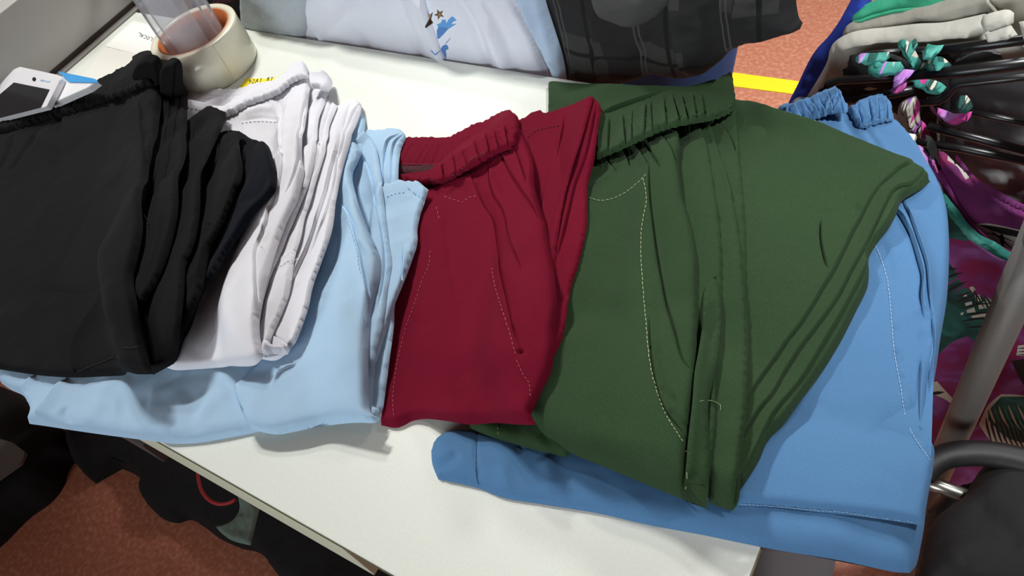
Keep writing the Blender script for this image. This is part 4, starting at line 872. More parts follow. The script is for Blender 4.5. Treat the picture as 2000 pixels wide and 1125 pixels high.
# --- dark green pair
t = thing('trousers', 'folded dark green elastic-waist trousers between the maroon and mid blue pairs', 'trousers', (-0.35, 0.35, TZ + 0.012), 'folded trousers fanned out on the table')
gr = M['green']
layer('lower_leg', TAB, gr, t, [(915, 834), (932, 843), (973, 858), (1024, 873), (1056, 882), (1085, 888), (1107, 894), (1120, 880), (1200, 860), (1200, 760), (1000, 790), (930, 815)], T=8, r=14, wr=0.5, folds=[
      ('r', [(1062, 835), (1068, 855), (1085, 880)], -2.5, 8)])
layer('lower_leg', TAB, gr, t, [(1071, 172), (1078, 170), (1113, 172), (1202, 175), (1259, 178), (1309, 180), (1355, 178), (1401, 165), (1437, 204), (1469, 208), (1515, 222), (1549, 232), (1624, 258), (1680, 283), (1729, 306), (1768, 322), (1796, 338), (1817, 355), (1803, 368), (1773, 386), (1760, 396), (1748, 425), (1734, 450), (1712, 478), (1697, 505), (1697, 535), (1694, 562), (1672, 609), (1640, 672), (1600, 736), (1560, 790), (1531, 830), (1500, 862), (1482, 902), (1445, 960), (1400, 940), (1200, 870), (1075, 800), (1090, 700), (1120, 560), (1112, 430), (1075, 300)],
      T=12, r=9, puff=3, wr=0.7, wl=0.06, folds=[
      ('s', [(1770, 322), (1757, 330), (1738, 346), (1721, 361), (1702, 385), (1691, 403), (1676, 432), (1661, 459), (1642, 500), (1624, 535), (1605, 565), (1585, 600), (1560, 638), (1535, 670), (1513, 703), (1485, 742), (1464, 772), (1450, 792)], 3.0, 16, 'Lo'),
      ('s', [(1800, 338), (1790, 350), (1777, 360), (1757, 366), (1740, 378), (1725, 404), (1710, 436), (1688, 482), (1660, 532), (1630, 590), (1592, 642), (1560, 684), (1528, 735), (1509, 769), (1483, 800), (1461, 833), (1450, 850)], 3.0, 12, 'Lo'),
      ('s', [(1775, 366), (1762, 380), (1748, 402), (1733, 430), (1712, 474), (1688, 525), (1664, 571), (1636, 622), (1600, 682), (1560, 747), (1509, 809), (1478, 871), (1446, 930)], 3.0, 11, 'Lz'),
      ('s', [(1330, 182), (1280, 190), (1230, 205), (1172, 228)], 4, 22, 'L'), ('r', [(1530, 240), (1660, 290), (1780, 345)], 1.5, 20),
      ('s', [(1650, 480), (1604, 430), (1604, 470), (1616, 530)][1:], 1.5, 18, 'R'), ('r', [(1610, 400), (1630, 420), (1628, 470)], 1.8, 12), ('r', [(1668, 405), (1676, 420)], -2.4, 4), ('r', [(1560, 350), (1600, 345), (1625, 370)], 1.4, 14),
      ('r', [(1520, 400), (1500, 500), (1480, 600)], 1.4, 26)])
H3 = [(1817, 355), (1800, 350), (1777, 361), (1760, 372), (1748, 392), (1736, 424), (1714, 469), (1688, 525), (1664, 571), (1640, 618), (1600, 682), (1560, 747), (1509, 809), (1478, 871), (1450, 925)]
# waist and body
layer('side_leg', TAB, gr, t, [(1374, 220), (1400, 205), (1423, 190), (1437, 196), (1441, 260), (1443, 300), (1452, 389), (1456, 460), (1457, 547), (1460, 676), (1458, 809), (1447, 902), (1440, 985), (1431, 998), (1405, 990), (1385, 983), (1330, 700), (1340, 400)], T=5, r=7, wr=0.5, hug=True, folds=[
      ('s', [(1398, 240), (1420, 262), (1437, 300)], 3, 12, 'L'), ('r', [(1440, 300), (1448, 400), (1455, 540)], -1, 3, 'o')])
layer('side_leg', TAB, gr, t, [(1346, 222), (1374, 222), (1392, 255), (1401, 290), (1423, 353), (1441, 442), (1449, 500), (1452, 547), (1458, 640), (1459, 700), (1456, 809), (1446, 890), (1440, 930), (1432, 998), (1400, 985), (1300, 700), (1320, 300)], T=5, r=8, wr=0.4, hug=True, folds=[
      ('r', [(1380, 262), (1402, 320), (1420, 400)], -2, 6)])
layer('side_leg', TAB, gr, t, [(1318, 232), (1350, 225), (1368, 250), (1384, 300), (1392, 345), (1398, 389), (1404, 425), (1407, 460), (1410, 547), (1407, 631), (1402, 700), (1398, 760), (1398, 827), (1391, 890), (1384, 956), (1379, 993), (1340, 980), (1290, 700), (1290, 300)], T=5, r=8, wr=0.4, hug=True, folds=[
      ('s', [(1402, 700), (1388, 757), (1382, 787), (1378, 830), (1376, 850)], 2, 8, 'L')])
layer('front_panel', TAB, gr, t, [(1150, 325), (1167, 292), (1213, 275), (1252, 260), (1291, 244), (1322, 238), (1328, 290), (1326, 320), (1330, 360), (1334, 390), (1346, 430), (1355, 465), (1360, 500), (1362, 547), (1361, 640), (1360, 720), (1353, 787), (1345, 858), (1340, 910), (1338, 975), (1331, 974), (1290, 958), (1242, 938), (1170, 908), (1113, 884), (1087, 864), (1064, 850), (1052, 835), (1038, 813), (1030, 775), (1050, 716), (1066, 660), (1080, 604), (1090, 520), (1108, 465), (1125, 430)],
      T=8, r=13, puff=5, wr=0.9, wl=0.07, folds=[
      ('s', [(1270, 318), (1273, 389), (1277, 424), (1287, 500), (1295, 545), (1306, 600), (1322, 653), (1340, 711), (1356, 726)], 3.8, 18, 'R'),
      ('s', [(1290, 268), (1312, 300), (1326, 345), (1334, 385)], 3.0, 12, 'L'),
      ('s', [(1213, 290), (1224, 312), (1230, 332)], 2.6, 9, 'L'), ('s', [(1236, 282), (1250, 305), (1266, 330)], 3, 9, 'L'), ('s', [(1182, 300), (1188, 322), (1205, 345)], 2.6, 9, 'L'), ('s', [(1255, 275), (1272, 300), (1292, 332)], 3, 9, 'R'), ('r', [(1252, 285), (1262, 305), (1275, 322)], -1, 5), ('r', [(1228, 295), (1240, 320), (1245, 345)], -2.5, 6), ('r', [(1196, 305), (1200, 322), (1192, 345), (1165, 365)], 2.8, 8), ('r', [(1178, 322), (1190, 340)], -2.5, 5),
      ('r', [(1150, 372), (1195, 350), (1240, 350)], 1.8, 10), ('r', [(1283, 560), (1288, 653), (1300, 742), (1327, 806), (1349, 842)], -1.6, 4),
      ('s', [(1270, 620), (1278, 720), (1300, 800), (1340, 850)], 1.6, 14, 'R'), ('r', [(1270, 680), (1290, 700)], -1.5, 4), ('r', [(1266, 600), (1284, 612)], -1.5, 4), ('r', [(1290, 760), (1318, 790)], -2.0, 5), ('r', [(1308, 806), (1345, 838)], -2.6, 5),
      ('r', [(1055, 830), (1150, 862), (1330, 925)], 3.0, 26), ('r', [(1180, 420), (1170, 520), (1140, 640)], -1.2, 18)],
      gathers=[([(1165, 310), (1213, 293), (1252, 276), (1322, 254)], 8, 16, 1.1, 22)])
layer('center_placket', TAB, gr, t, [(1357, 727), (1362, 700), (1372, 640), (1380, 560), (1398, 540), (1408, 600), (1401, 700), (1385, 780), (1384, 850), (1384, 956), (1380, 994), (1350, 981), (1330, 975), (1338, 930), (1344, 860), (1352, 790)], T=3, r=5, wr=0.3, hug=True)
layer('waistband', TAB, gr, t, [(1165, 232), (1195, 226), (1224, 221), (1249, 208), (1273, 196), (1295, 187), (1312, 183), (1335, 182), (1355, 182), (1366, 188), (1385, 176), (1404, 160), (1418, 153), (1430, 146), (1433, 168), (1437, 206), (1435, 215), (1400, 235), (1372, 243), (1345, 248), (1291, 262), (1252, 280), (1213, 297), (1165, 316)],
      T=8, r=8, gathers=[([(1165, 275), (1224, 256), (1291, 224), (1375, 212)], 34, 11, 1.1, 4)], folds=[('s', [(1369, 184), (1374, 212), (1378, 243)], 3.0, 14, 'L'), ('s', [(1190, 228), (1186, 306)], 1.8, 8, 'L'), ('s', [(1216, 224), (1222, 294)], 2.2, 8, 'L'), ('s', [(1238, 214), (1236, 286)], 1.6, 8, 'R'), ('s', [(1262, 202), (1257, 278)], 2.4, 8, 'L'), ('s', [(1274, 197), (1278, 270)], 2.2, 8, 'R'), ('s', [(1296, 188), (1303, 260)], 2.6, 8, 'L'), ('s', [(1311, 184), (1331, 253)], 2.6, 8, 'L'), ('s', [(1330, 183), (1346, 248)], 2.2, 8, 'L'), ('s', [(1352, 183), (1362, 245)], 2.4, 8, 'L')], wr=0.3, corner=60, sc=(0.9, 14), g=0.0017)
stitches('pocket_stitching', TAB, M['thr_green'], t, [[(1256, 350), (1263, 389), (1257, 425), (1252, 470), (1253, 520), (1256, 560), (1262, 631), (1271, 716), (1283, 765), (1300, 810), (1327, 853), (1337, 867)], [(1340, 880), (1344, 920), (1338, 960)],
      [(1149, 389), (1174, 394), (1209, 385), (1245, 361), (1267, 338)]], ln=6, gap=3, wd=1.1)
stitches('waist_seam', TAB, M['thr_dkgreen'], t, [[(1165, 316), (1213, 298), (1252, 281), (1291, 263), (1345, 249), (1376, 242)], [(1376, 240), (1405, 224), (1437, 207)]], ln=7, gap=1, wd=1.6)
stitches('loose_thread', TAB, M['thr_green'], t, [[(1355, 788), (1385, 783), (1405, 790), (1411, 800), (1400, 808)]], ln=14, gap=0, wd=0.6)
stitches('side_seam', TAB, M['thr_green'], t, [[(973, 833), (973, 850)]], ln=6, gap=4, wd=0.8)

# --- maroon pair
t = thing('trousers', 'folded maroon elastic-waist trousers between the light blue and dark green pairs', 'trousers', (-0.5, 0.35, TZ + 0.02), 'folded trousers fanned out on the table')
mr = M['maroon']
layer('side_leg', TAB, mr, t, [(1005, 240), (1051, 230), (1103, 214), (1140, 202), (1160, 196), (1168, 202), (1174, 214), (1169, 256), (1160, 319), (1149, 361), (1147, 440), (1141, 475), (1130, 520), (1114, 572), (1108, 620), (1098, 665), (1080, 700), (1050, 720), (850, 700), (850, 420), (960, 325)], T=5, r=6, puff=2, wr=0.4, folds=[('s', [(1166, 205), (1145, 301), (1124, 361), (1106, 437), (1086, 512)], 2.5, 10, 'L'),
      ('r', [(1107, 572), (1095, 592)], -3, 5)])
layer('side_leg', TAB, mr, t, [(1010, 242), (1051, 230), (1103, 214), (1140, 202), (1161, 196), (1159, 203), (1148, 240), (1136, 280), (1127, 305), (1118, 331), (1108, 370), (1100, 407), (1092, 455), (1085, 515), (1084, 600), (1070, 660), (1040, 700), (870, 680), (870, 430), (965, 322)], T=4, r=5, wr=0.5, hug=True, folds=[
      ('s', [(1102, 226), (1094, 280), (1082, 355), (1074, 430), (1072, 470)], 1.8, 10, 'L'), ('r', [(1110, 240), (1112, 262), (1094, 292)], -0.8, 3)])
layer('back_waistband', TAB, mr, t, [(770, 275), (791, 273), (840, 272), (882, 271), (891, 265), (909, 258), (921, 249), (948, 241), (958, 235), (970, 229), (985, 223), (1000, 223), (1011, 230), (1014, 240), (1012, 262), (960, 300), (900, 335), (837, 345), (770, 345)], T=7, r=8, wr=0.3, sc=(1.2, 13),
      gathers=[([(775, 300), (860, 300), (940, 275), (1000, 255)], 24, 12, 1.4, 5)], corner=60, g=0.002)
layer('inner_seam', TAB, M['maroon_in'], t, [(772, 322), (800, 325), (850, 324), (862, 330), (850, 341), (815, 343), (772, 340)], T=1.5, r=4, wr=0.2, gathers=[([(772, 332), (860, 332)], 8, 6, 0.7, 3)], hug=True, g=0.002)
layer('front_panel', TAB, mr, t, [(775, 345), (790, 345), (837, 340), (860, 338), (909, 320), (951, 295), (1003, 262), (1018, 256), (1030, 280), (1042, 316), (1045, 367), (1055, 402), (1066, 437), (1073, 475), (1080, 512), (1086, 551), (1089, 604), (1084, 650), (1083, 693), (1076, 729), (1060, 762), (1038, 811), (1047, 831), (1004, 830), (960, 828), (919, 830), (870, 823), (827, 819), (805, 823), (790, 831), (775, 836), (745, 831), (748, 795), (750, 764), (750, 735), (748, 690), (754, 640), (762, 587), (775, 540), (790, 480), (785, 420)],
      T=9, r=15, puff=6, wr=0.8, wl=0.07, folds=[
      ('s', [(918, 340), (936, 385), (948, 412), (964, 437), (971, 465), (974, 490), (980, 544), (997, 615), (1010, 670), (1021, 693)], 3.6, 12, 'L'),
      ('s', [(955, 318), (967, 385), (988, 422), (1000, 476), (1015, 512), (1023, 535)], 3.4, 14, 'R'),
      ('s', [(979, 301), (997, 337), (1015, 366), (1030, 388), (1045, 410), (1056, 430)], 4.2, 16, 'R'),
      ('s', [(1006, 296), (1018, 330), (1028, 362)], 2.0, 9, 'L'), ('r', [(945, 320), (975, 380), (1000, 440)], 2, 10),
      ('r', [(846, 375), (870, 385), (905, 376), (925, 384)], -2.2, 5), ('r', [(880, 380), (895, 370), (912, 362)], -3.5, 6), ('r', [(860, 370), (910, 355), (935, 370)], 2.2, 8),
      ('r', [(872, 400), (880, 500), (896, 590)], -1.3, 7), ('r', [(1010, 650), (970, 680), (935, 740)], -1.2, 12), ('r', [(1018, 688), (1023, 700)], -4, 4), ('r', [(985, 600), (1010, 650)], 1.8, 6),
      ('r', [(760, 800), (860, 805), (1040, 815)], 2.2, 16), ('r', [(850, 380), (840, 480), (812, 620)], -0.8, 16)],
      gathers=[([(790, 352), (860, 358), (909, 341), (951, 317), (1003, 284)], 2, 11, 1.2, 22)])
layer('front_waistband', TAB, mr, t, [(790, 347), (834, 341), (852, 328), (868, 318), (900, 296), (940, 270), (975, 252), (1002, 240), (1014, 250), (1012, 266), (1003, 289), (973, 301), (951, 313), (909, 337), (870, 358), (835, 362), (800, 360)], T=6, r=7, wr=0.3, sc=(0.8, 12), folds=[('s', [(862, 322), (868, 356)], 1.8, 7, 'L'), ('s', [(884, 306), (892, 346)], 2, 7, 'L'), ('s', [(905, 294), (918, 334)], 2.2, 7, 'R'), ('s', [(925, 280), (940, 322)], 2, 7, 'L'), ('s', [(948, 266), (958, 310)], 2.4, 7, 'L'), ('s', [(968, 256), (980, 300)], 2, 7, 'R'), ('s', [(985, 248), (994, 292)], 2, 7, 'L')],
      gathers=[([(800, 354), (860, 340), (925, 305), (1008, 265)], 22, 12, 1.5, 5)], corner=60, g=0.002)
stitches('waist_seam', TAB, M['thr_dkmaroon'], t, [[(840, 362), (870, 358), (909, 337), (951, 313), (973, 301), (1003, 289)], [(782, 322), (850, 323)]], ln=6, gap=1, wd=1.6)
stitches('pocket_stitching', TAB, M['thr_maroon'], t, [[(962, 526), (968, 560), (976, 587), (985, 615), (994, 644), (1008, 693)], [(1010, 705), (1022, 732), (1034, 750), (1036, 782)],
      [(841, 491), (838, 520), (827, 544), (812, 590), (795, 636), (783, 680), (773, 729), (768, 782), (770, 820)], [(868, 385), (903, 397), (920, 386), (936, 384)], [(853, 405), (859, 432)]], ln=5, gap=4, wd=0.8)
stitches('side_seam', TAB, M['thr_dkmaroon'], t, [[(1030, 270), (1050, 255), (1075, 250), (1100, 246)]], ln=5, gap=3, wd=1.0)

# --- light blue pair
t = thing('trousers', 'folded light blue trousers under the white pair, leg ends reaching past the table edge', 'trousers', (-0.65, 0.3, TZ + 0.02), 'folded trousers fanned out on the table')
sk = M['sky']
layer('lower_leg', TAB, sk, t, [(2, 725), (4, 749), (21, 761), (47, 774), (58, 790), (64, 806), (58, 828), (100, 834), (144, 841), (200, 849), (252, 856), (313, 864), (336, 867), (383, 866), (440, 857), (506, 844), (560, 830), (660, 800), (700, 760), (690, 600), (500, 560), (300, 600), (30, 640)], T=12, r=22, puff=5, wr=1.0, wl=0.08, corner=40, folds=[
      ('s', [(132, 744), (110, 770), (92, 792), (62, 822)], 5, 22, 'R'), ('s', [(72, 737), (50, 755), (49, 778)], 3, 12, 'R'), ('r', [(125, 800), (133, 825), (138, 838)], -4, 9), ('r', [(30, 760), (45, 762), (60, 770)], -2.5, 6),
      ('r', [(345, 745), (352, 780), (338, 830), (330, 862)], 1.8, 24), ('r', [(375, 770), (385, 800), (380, 830)], -1.0, 12), ('r', [(450, 770), (410, 800), (385, 830)], 2.0, 16), ('r', [(210, 748), (200, 790), (160, 820)], 2.2, 22), ('r', [(300, 780), (260, 790), (230, 800)], -1.8, 20)])
layer('side_leg', TAB, sk, t, [(700, 290), (718, 257), (745, 257), (776, 255), (788, 259), (793, 269), (788, 282), (783, 295), (780, 330), (779, 360), (778, 420), (785, 500), (788, 554), (773, 592), (770, 640), (762, 700), (752, 775), (748, 800), (735, 822), (715, 800), (700, 600), (690, 400)], T=5, r=6, puff=2, wr=0.3, folds=[
      ('s', [(788, 262), (772, 278), (765, 300), (764, 330), (765, 362)], 2.5, 8, 'L'), ('s', [(782, 262), (760, 275), (752, 295), (748, 340), (750, 380)], 3.0, 9, 'L')])
layer('side_leg', TAB, sk, t, [(748, 372), (754, 362), (765, 363), (780, 357), (800, 358), (820, 358), (829, 365), (837, 371), (833, 385), (830, 395), (822, 420), (816, 450), (816, 475), (805, 511), (797, 533), (788, 556), (780, 575), (770, 600), (756, 645), (742, 690), (732, 720), (722, 700), (735, 500)], T=6, r=8, wr=0.6, puff=2, folds=[
      ('s', [(790, 480), (786, 540), (765, 605), (750, 650)], 2, 16, 'R'), ('r', [(755, 383), (775, 375), (833, 388)], -0.8, 2.5, 'o')])
layer('waistband', TAB, sk, t, [(690, 235), (702, 222), (709, 223), (714, 234), (713, 250), (712, 262), (700, 285), (685, 290), (670, 285)], T=8, r=7, wr=0.3, gathers=[([(690, 262), (712, 246)], 18, 9, 1.1, 5)])
layer('side_leg', TAB, sk, t, [(690, 285), (712, 256), (728, 275), (736, 292), (742, 320), (747, 353), (750, 387), (754, 420), (760, 470), (766, 520), (762, 545), (757, 575), (754, 605), (745, 650), (735, 690), (731, 740), (728, 790), (742, 803), (741, 820), (734, 824), (700, 810), (640, 500)], T=5, r=8, wr=0.5, puff=1.5, hug=True, folds=[
      ('s', [(706, 300), (722, 340), (738, 420), (748, 480), (748, 540), (738, 600)], 2.2, 9, 'L'), ('r', [(757, 560), (760, 580), (750, 600)], -1, 3)])
layer('front_panel', TAB, sk, t, [(640, 340), (681, 300), (688, 285), (700, 284), (708, 300), (700, 320), (690, 345), (698, 387), (712, 430), (722, 455), (738, 490), (745, 515), (744, 540), (738, 562), (733, 580), (726, 610), (724, 640), (721, 680), (720, 720), (721, 760), (722, 786), (725, 806), (741, 819), (735, 825), (705, 826), (681, 827), (645, 831), (613, 836), (575, 844), (540, 849), (506, 842), (489, 833), (481, 818), (475, 800), (466, 784), (462, 758), (490, 735), (520, 700), (560, 600), (600, 450)],
      T=10, r=16, puff=5, wr=0.9, wl=0.07, folds=[
      ('s', [(668, 400), (690, 440), (698, 468), (706, 500), (711, 528), (716, 560), (720, 590), (717, 615), (723, 640)], 3, 10, 'L'), ('s', [(690, 390), (712, 440), (741, 500), (745, 530), (738, 560)], 2.2, 12, 'L'),
      ('s', [(692, 300), (700, 340), (716, 380), (730, 440)], 2.0, 10, 'R'), ('r', [(700, 468), (720, 485), (738, 500)], 2.0, 7), ('r', [(640, 620), (690, 650), (700, 720)], 1.4, 30), ('r', [(480, 760), (560, 740), (640, 700)], 2.0, 24), ('r', [(620, 585), (650, 590), (690, 580)], -1.2, 9)],
      gathers=[([(681, 302), (700, 286)], 2, 8, 1.2, 18)])
stitches('pocket_stitching', TAB, M['thr_sky'], t, [[(672, 420), (686, 450), (700, 500), (702, 520), (712, 560)], [(706, 610), (712, 628), (722, 637)], [(464, 762), (467, 784), (480, 812), (489, 833)], [(756, 386), (775, 379), (800, 378), (828, 388), (830, 384)]], ln=5, gap=3, wd=0.9)

# --- white pair
t = thing('trousers', 'folded white elastic-waist trousers between the black and light blue pairs', 'trousers', (-0.8, 0.35, TZ + 0.03), 'folded trousers fanned out on the table')
wh = M['white']
layer('back_waistband', TAB, wh, t, [(330, 165), (364, 164), (385, 167), (407, 173), (441, 178), (475, 176), (495, 168), (520, 164), (545, 160), (560, 152), (568, 160), (560, 200), (450, 230), (400, 215), (330, 215)], T=7, r=8, wr=0.2, sc=(0.9, 8),
      gathers=[([(340, 190), (441, 200), (520, 185), (560, 175)], 22, 9, 1.2, 5)], corner=60, g=0.002)
layer('side_leg', TAB, wh, t, [(630, 215), (661, 213), (673, 207), (685, 201), (700, 198), (707, 205), (706, 218), (702, 232), (695, 252), (686, 280), (678, 306), (670, 335), (664, 365), (661, 385), (658, 404), (655, 435), (649, 464), (631, 520), (613, 571), (607, 598), (600, 622), (590, 650), (579, 673), (571, 682), (562, 692), (540, 705), (500, 700), (490, 600), (560, 350)], T=7, r=8, puff=3, wr=0.4, folds=[
      ('s', [(702, 201), (692, 218), (680, 250), (668, 290), (660, 315)], 2.5, 8, 'L'), ('s', [(685, 203), (676, 230), (665, 280), (650, 330), (628, 420), (600, 500), (580, 540), (545, 620), (535, 655)], 4.5, 14, 'L'), ('s', [(660, 300), (655, 350), (640, 420), (610, 500)], 1.8, 8, 'L'),
      ('s', [(536, 658), (560, 676), (564, 690)], 2, 8, 'L')])
layer('side_leg', TAB, wh, t, [(622, 215), (632, 200), (642, 197), (652, 203), (660, 209), (655, 225), (645, 250), (642, 280), (640, 300), (630, 330), (618, 365), (608, 400), (598, 430), (590, 470), (580, 505), (570, 560), (566, 579), (550, 620), (535, 655), (529, 672), (538, 680), (530, 694), (513, 692), (500, 600), (580, 300)], T=6, r=8, puff=2, wr=0.5, hug=True, folds=[
      ('s', [(646, 200), (640, 225), (630, 260), (627, 300), (612, 350)], 2.5, 8, 'L'), ('s', [(628, 215), (620, 250), (626, 300)], 1.5, 7, 'L'), ('r', [(540, 520), (560, 503), (590, 488)], 1.6, 3), ('r', [(612, 400), (590, 430), (588, 470)], -1.5, 5)])
layer('side_leg', TAB, wh, t, [(605, 160), (612, 158), (640, 168), (645, 182), (640, 190), (637, 201), (632, 215), (625, 235), (622, 270), (622, 300), (612, 340), (604, 365), (592, 395), (580, 425), (565, 460), (550, 500), (530, 550), (516, 600), (508, 640), (505, 660), (490, 600), (570, 350)], T=6, r=8, wr=0.6, hug=True, folds=[
      ('s', [(612, 172), (606, 210), (603, 260), (600, 320), (596, 345)], 2.5, 8, 'R')])
layer('front_panel', TAB, wh, t, [(330, 215), (364, 200), (441, 212), (480, 205), (545, 178), (572, 158), (600, 152), (606, 160), (604, 195), (600, 235), (595, 280), (592, 316), (596, 338), (590, 365), (583, 391), (560, 440), (546, 478), (530, 530), (515, 590), (508, 640), (512, 680), (516, 697), (500, 713), (470, 717), (425, 719), (380, 722), (340, 723), (318, 715), (330, 660), (380, 560), (400, 400)],
      T=8, r=12, puff=4, wr=0.7, wl=0.06, folds=[
      ('s', [(552, 230), (551, 280), (558, 320), (552, 350), (536, 400), (529, 415), (523, 440), (514, 465), (506, 485), (502, 540), (502, 579), (505, 640), (513, 694)], 3.6, 10, 'L'),
      ('s', [(575, 165), (565, 200), (560, 250), (556, 320)], 3.0, 12, 'R'), ('s', [(600, 180), (590, 230), (585, 290), (580, 330), (560, 380)], 2.5, 12, 'L'), ('r', [(530, 190), (545, 225), (552, 270)], 2.6, 7),
      ('r', [(472, 240), (510, 234), (550, 240)], -1.5, 3), ('r', [(472, 240), (474, 290), (478, 330)], -0.9, 3), ('r', [(535, 190), (548, 210), (554, 232)], -2.4, 6), ('r', [(480, 225), (510, 215), (540, 218)], 2, 8),
      ('r', [(525, 400), (515, 430), (525, 460), (512, 480)], 1.4, 4), ('r', [(506, 480), (470, 560), (440, 600)], 1.8, 18), ('r', [(395, 590), (400, 660), (385, 715)], -1.2, 20), ('r', [(440, 590), (425, 640), (428, 715)], 1.4, 16), ('r', [(545, 240), (549, 262)], -2, 3)],
      gathers=[([(420, 225), (480, 212), (545, 186), (600, 160)], 2, 10, 1.3, 24)])
layer('front_waistband', TAB, wh, t, [(446, 210), (470, 195), (500, 180), (525, 170), (545, 160), (557, 155), (563, 146), (569, 138), (573, 129), (583, 125), (592, 125), (599, 130), (602, 142), (604, 154), (585, 158), (568, 168), (550, 183), (520, 196), (485, 208), (455, 225), (430, 232), (428, 220)], T=8, r=8, wr=0.3, sc=(0.9, 8), corner=60, g=0.002,
      gathers=[([(438, 222), (490, 198), (548, 170), (602, 142)], 16, 9, 1.3, 6)])
layer('side_waistband', TAB, wh, t, [(605, 158), (606, 150), (611, 145), (622, 147), (630, 142), (640, 146), (647, 154), (650, 164), (647, 176), (640, 182), (625, 176), (610, 176)], T=9, r=8, wr=0.3, gathers=[([(606, 165), (646, 162)], 18, 9, 1.2, 5)], corner=70)
layer('leg_end_tuck', TAB, wh, t, [(514, 690), (512, 672), (520, 662), (530, 674), (545, 676), (562, 674), (566, 684), (562, 693), (545, 694), (530, 697), (518, 699)], T=6, r=7, wr=0.6, hug=True)
stitches('seam_stitching', TAB, M['thr_white'], t, [[(472, 241), (495, 238), (520, 238), (548, 241)], [(540, 523), (562, 515), (585, 500), (588, 488)], [(506, 478), (515, 488), (520, 495)]], ln=5, gap=3, wd=1.0)
stitches('inner_seam', TAB, M['thr_white'], t, [[(366, 210), (400, 216), (425, 212)]], ln=5, gap=3, wd=1.0)

# --- black pair, topmost at the left
t = thing('trousers', 'folded black elastic-waist trousers at the left end of the row, lying over the white pair', 'trousers', (-1.0, 0.3, TZ + 0.04), 'folded trousers fanned out on the table')
bk = M['black']
layer('side_leg', TAB, M['navy'], t, [(400, 300), (450, 262), (477, 265), (502, 281), (520, 290), (532, 297), (538, 320), (542, 344), (540, 375), (533, 385), (515, 405), (499, 424), (482, 450), (468, 475), (447, 511), (430, 545), (412, 575), (395, 609), (380, 638), (362, 664), (350, 695), (340, 712), (318, 716), (310, 660), (380, 450)], T=10, r=12, wr=0.7, puff=3, folds=[
      ('s', [(478, 268), (482, 320), (475, 360), (458, 400), (430, 450)], 4, 14, 'L'), ('r', [(505, 290), (500, 350), (470, 410), (440, 470)], 2.4, 12), ('r', [(530, 330), (510, 380), (480, 400)], -2, 10)])
layer('side_leg', TAB, bk, t, [(400, 300), (426, 269), (445, 268), (462, 264), (478, 265), (472, 285), (480, 310), (476, 357), (465, 380), (455, 404), (440, 440), (424, 472), (412, 500), (407, 525), (396, 570), (380, 610), (362, 650), (352, 668), (345, 705), (330, 716), (300, 650), (380, 400)], T=7, r=9, wr=0.8, puff=2, folds=[
      ('s', [(432, 272), (425, 320), (412, 370), (400, 420), (390, 470)], 2.6, 9, 'L'), ('s', [(420, 445), (410, 452), (398, 500), (378, 560)], 2.6, 9, 'R')])
layer('side_leg', TAB, bk, t, [(350, 258), (384, 230), (400, 221), (416, 214), (430, 217), (442, 221), (440, 240), (436, 256), (429, 269), (420, 295), (412, 325), (408, 345), (402, 380), (396, 420), (384, 478), (376, 500), (368, 519), (362, 575), (356, 620), (352, 652), (346, 699), (337, 712), (318, 722), (300, 733), (280, 680), (300, 450)], T=6, r=7, wr=0.6, puff=2, folds=[
      ('s', [(384, 235), (372, 300), (362, 380), (345, 470)], 2.2, 9, 'L')])
layer('side_leg', TAB, bk, t, [(322, 122), (330, 115), (341, 113), (352, 120), (356, 135), (357, 158), (364, 172), (367, 195), (367, 260), (368, 300), (362, 360), (352, 429), (342, 470), (332, 503), (318, 540), (301, 574), (285, 600), (270, 590), (250, 400), (310, 150)], T=7, r=8, wr=0.5, puff=2, folds=[
      ('s', [(357, 160), (345, 230), (335, 300), (322, 380), (306, 470)], 2.6, 8, 'L'), ('s', [(340, 150), (330, 230), (318, 300), (305, 380), (294, 450), (285, 510)], 3.2, 9, 'L'), ('s', [(335, 350), (325, 430), (305, 510), (283, 560)], 3, 9, 'R')])
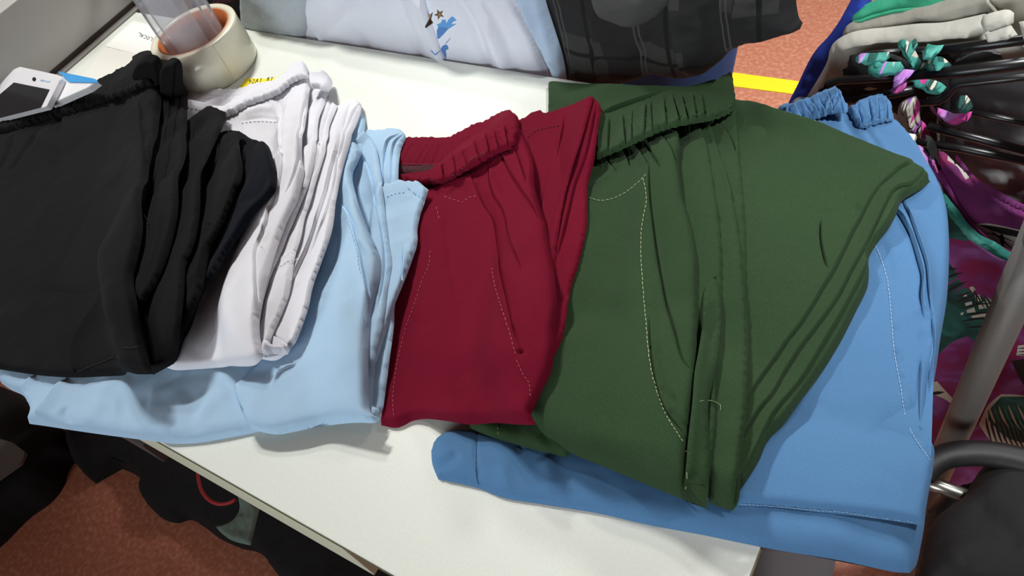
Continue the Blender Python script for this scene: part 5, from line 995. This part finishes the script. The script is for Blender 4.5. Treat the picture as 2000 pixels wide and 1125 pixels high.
layer('front_panel', TAB, bk, t, [(-60, 250), (0, 245), (48, 228), (80, 215), (120, 190), (192, 170), (224, 155), (262, 142), (300, 125), (316, 130), (318, 165), (315, 220), (306, 290), (297, 337), (297, 378), (292, 420), (289, 456), (282, 490), (274, 519), (266, 550), (270, 589), (274, 632), (282, 671), (290, 700), (300, 731), (250, 734), (200, 736), (152, 738), (100, 736), (50, 730), (0, 722), (-60, 715)],
      T=9, r=14, puff=6, wr=1.0, wl=0.07, folds=[
      ('r', [(30, 270), (15, 310), (-10, 350)], -5, 7), ('r', [(78, 258), (50, 300), (25, 342)], -5, 8), ('r', [(122, 235), (120, 262)], -4, 6), ('r', [(60, 290), (100, 310), (112, 330)], 2.5, 10), ('r', [(55, 275), (110, 300), (160, 310)], -1.6, 14),
      ('s', [(275, 205), (282, 270), (293, 330), (297, 345)], 4.5, 10, 'L'), ('r', [(280, 190), (305, 225), (312, 250)], 2.2, 7),
      ('s', [(218, 560), (205, 590), (185, 620), (160, 655), (145, 690), (150, 735)], 4.5, 20, 'R'), ('r', [(225, 420), (228, 500), (225, 560)], 1.8, 22), ('r', [(0, 620), (60, 630), (120, 640)], -1.6, 22), ('r', [(60, 600), (110, 585), (150, 590)], 1.4, 18), ('r', [(60, 420), (80, 520), (90, 600)], 1.0, 30)],
      gathers=[([(-30, 262), (60, 240), (130, 225), (200, 205), (270, 180)], 4, 15, 1.6, 30)])
layer('waistband', TAB, bk, t, [(-60, 240), (0, 234), (24, 228), (48, 220), (62, 212), (80, 210), (95, 203), (108, 190), (122, 181), (150, 176), (170, 168), (192, 164), (205, 156), (224, 148), (240, 138), (255, 134), (262, 124), (269, 116), (281, 109), (294, 107), (306, 110), (314, 118), (318, 132), (312, 160), (280, 175), (240, 190), (190, 205), (140, 222), (80, 238), (20, 256), (-60, 270)], T=8, r=10, wr=0.5, sc=(1.4, 13),
      gathers=[([(-40, 252), (60, 226), (150, 200), (230, 170), (300, 135)], 20, 12, 1.7, 8)], corner=60, g=0.002)
stitches('inner_leg_seam', TAB, mat('black_thread', srgb(14, 14, 15), 0.8), t, [[(152, 726), (190, 712), (230, 695), (278, 674)]], ln=12, gap=1, wd=1.5)
stitches('pocket_seam', TAB, mat('grey_black_thread', srgb(20, 20, 20), 0.8), t, [[(282, 420), (284, 436), (280, 456)]], ln=5, gap=3, wd=1.2)

STD = Surf((0, 0.497, 0), (1, 0, 0), (0, 0, 1), (-1.6, 0.6), (-0.8, 1.1), 0.003)
layer('waistband_fold', STD, bk, t, [(262, 140), (269, 120), (279, 110), (294, 106), (308, 109), (315, 118), (319, 140), (322, 200), (300, 215), (265, 190)], T=11, r=12, wr=0.4, folds=[('s', [(300, 108), (306, 150), (308, 200)], 2, 8, 'L')],
      gathers=[([(266, 150), (318, 138)], 16, 11, 1.2, 10)], corner=60, g=0.002)
layer('waistband_fold', STD, bk, t, [(319, 128), (328, 118), (340, 112), (350, 116), (356, 128), (358, 160), (364, 174), (367, 200), (367, 245), (340, 250), (322, 230), (318, 160)], T=11, r=11, wr=0.4, folds=[('s', [(340, 114), (338, 170), (334, 240)], 2.5, 8, 'L')], corner=60, g=0.002)
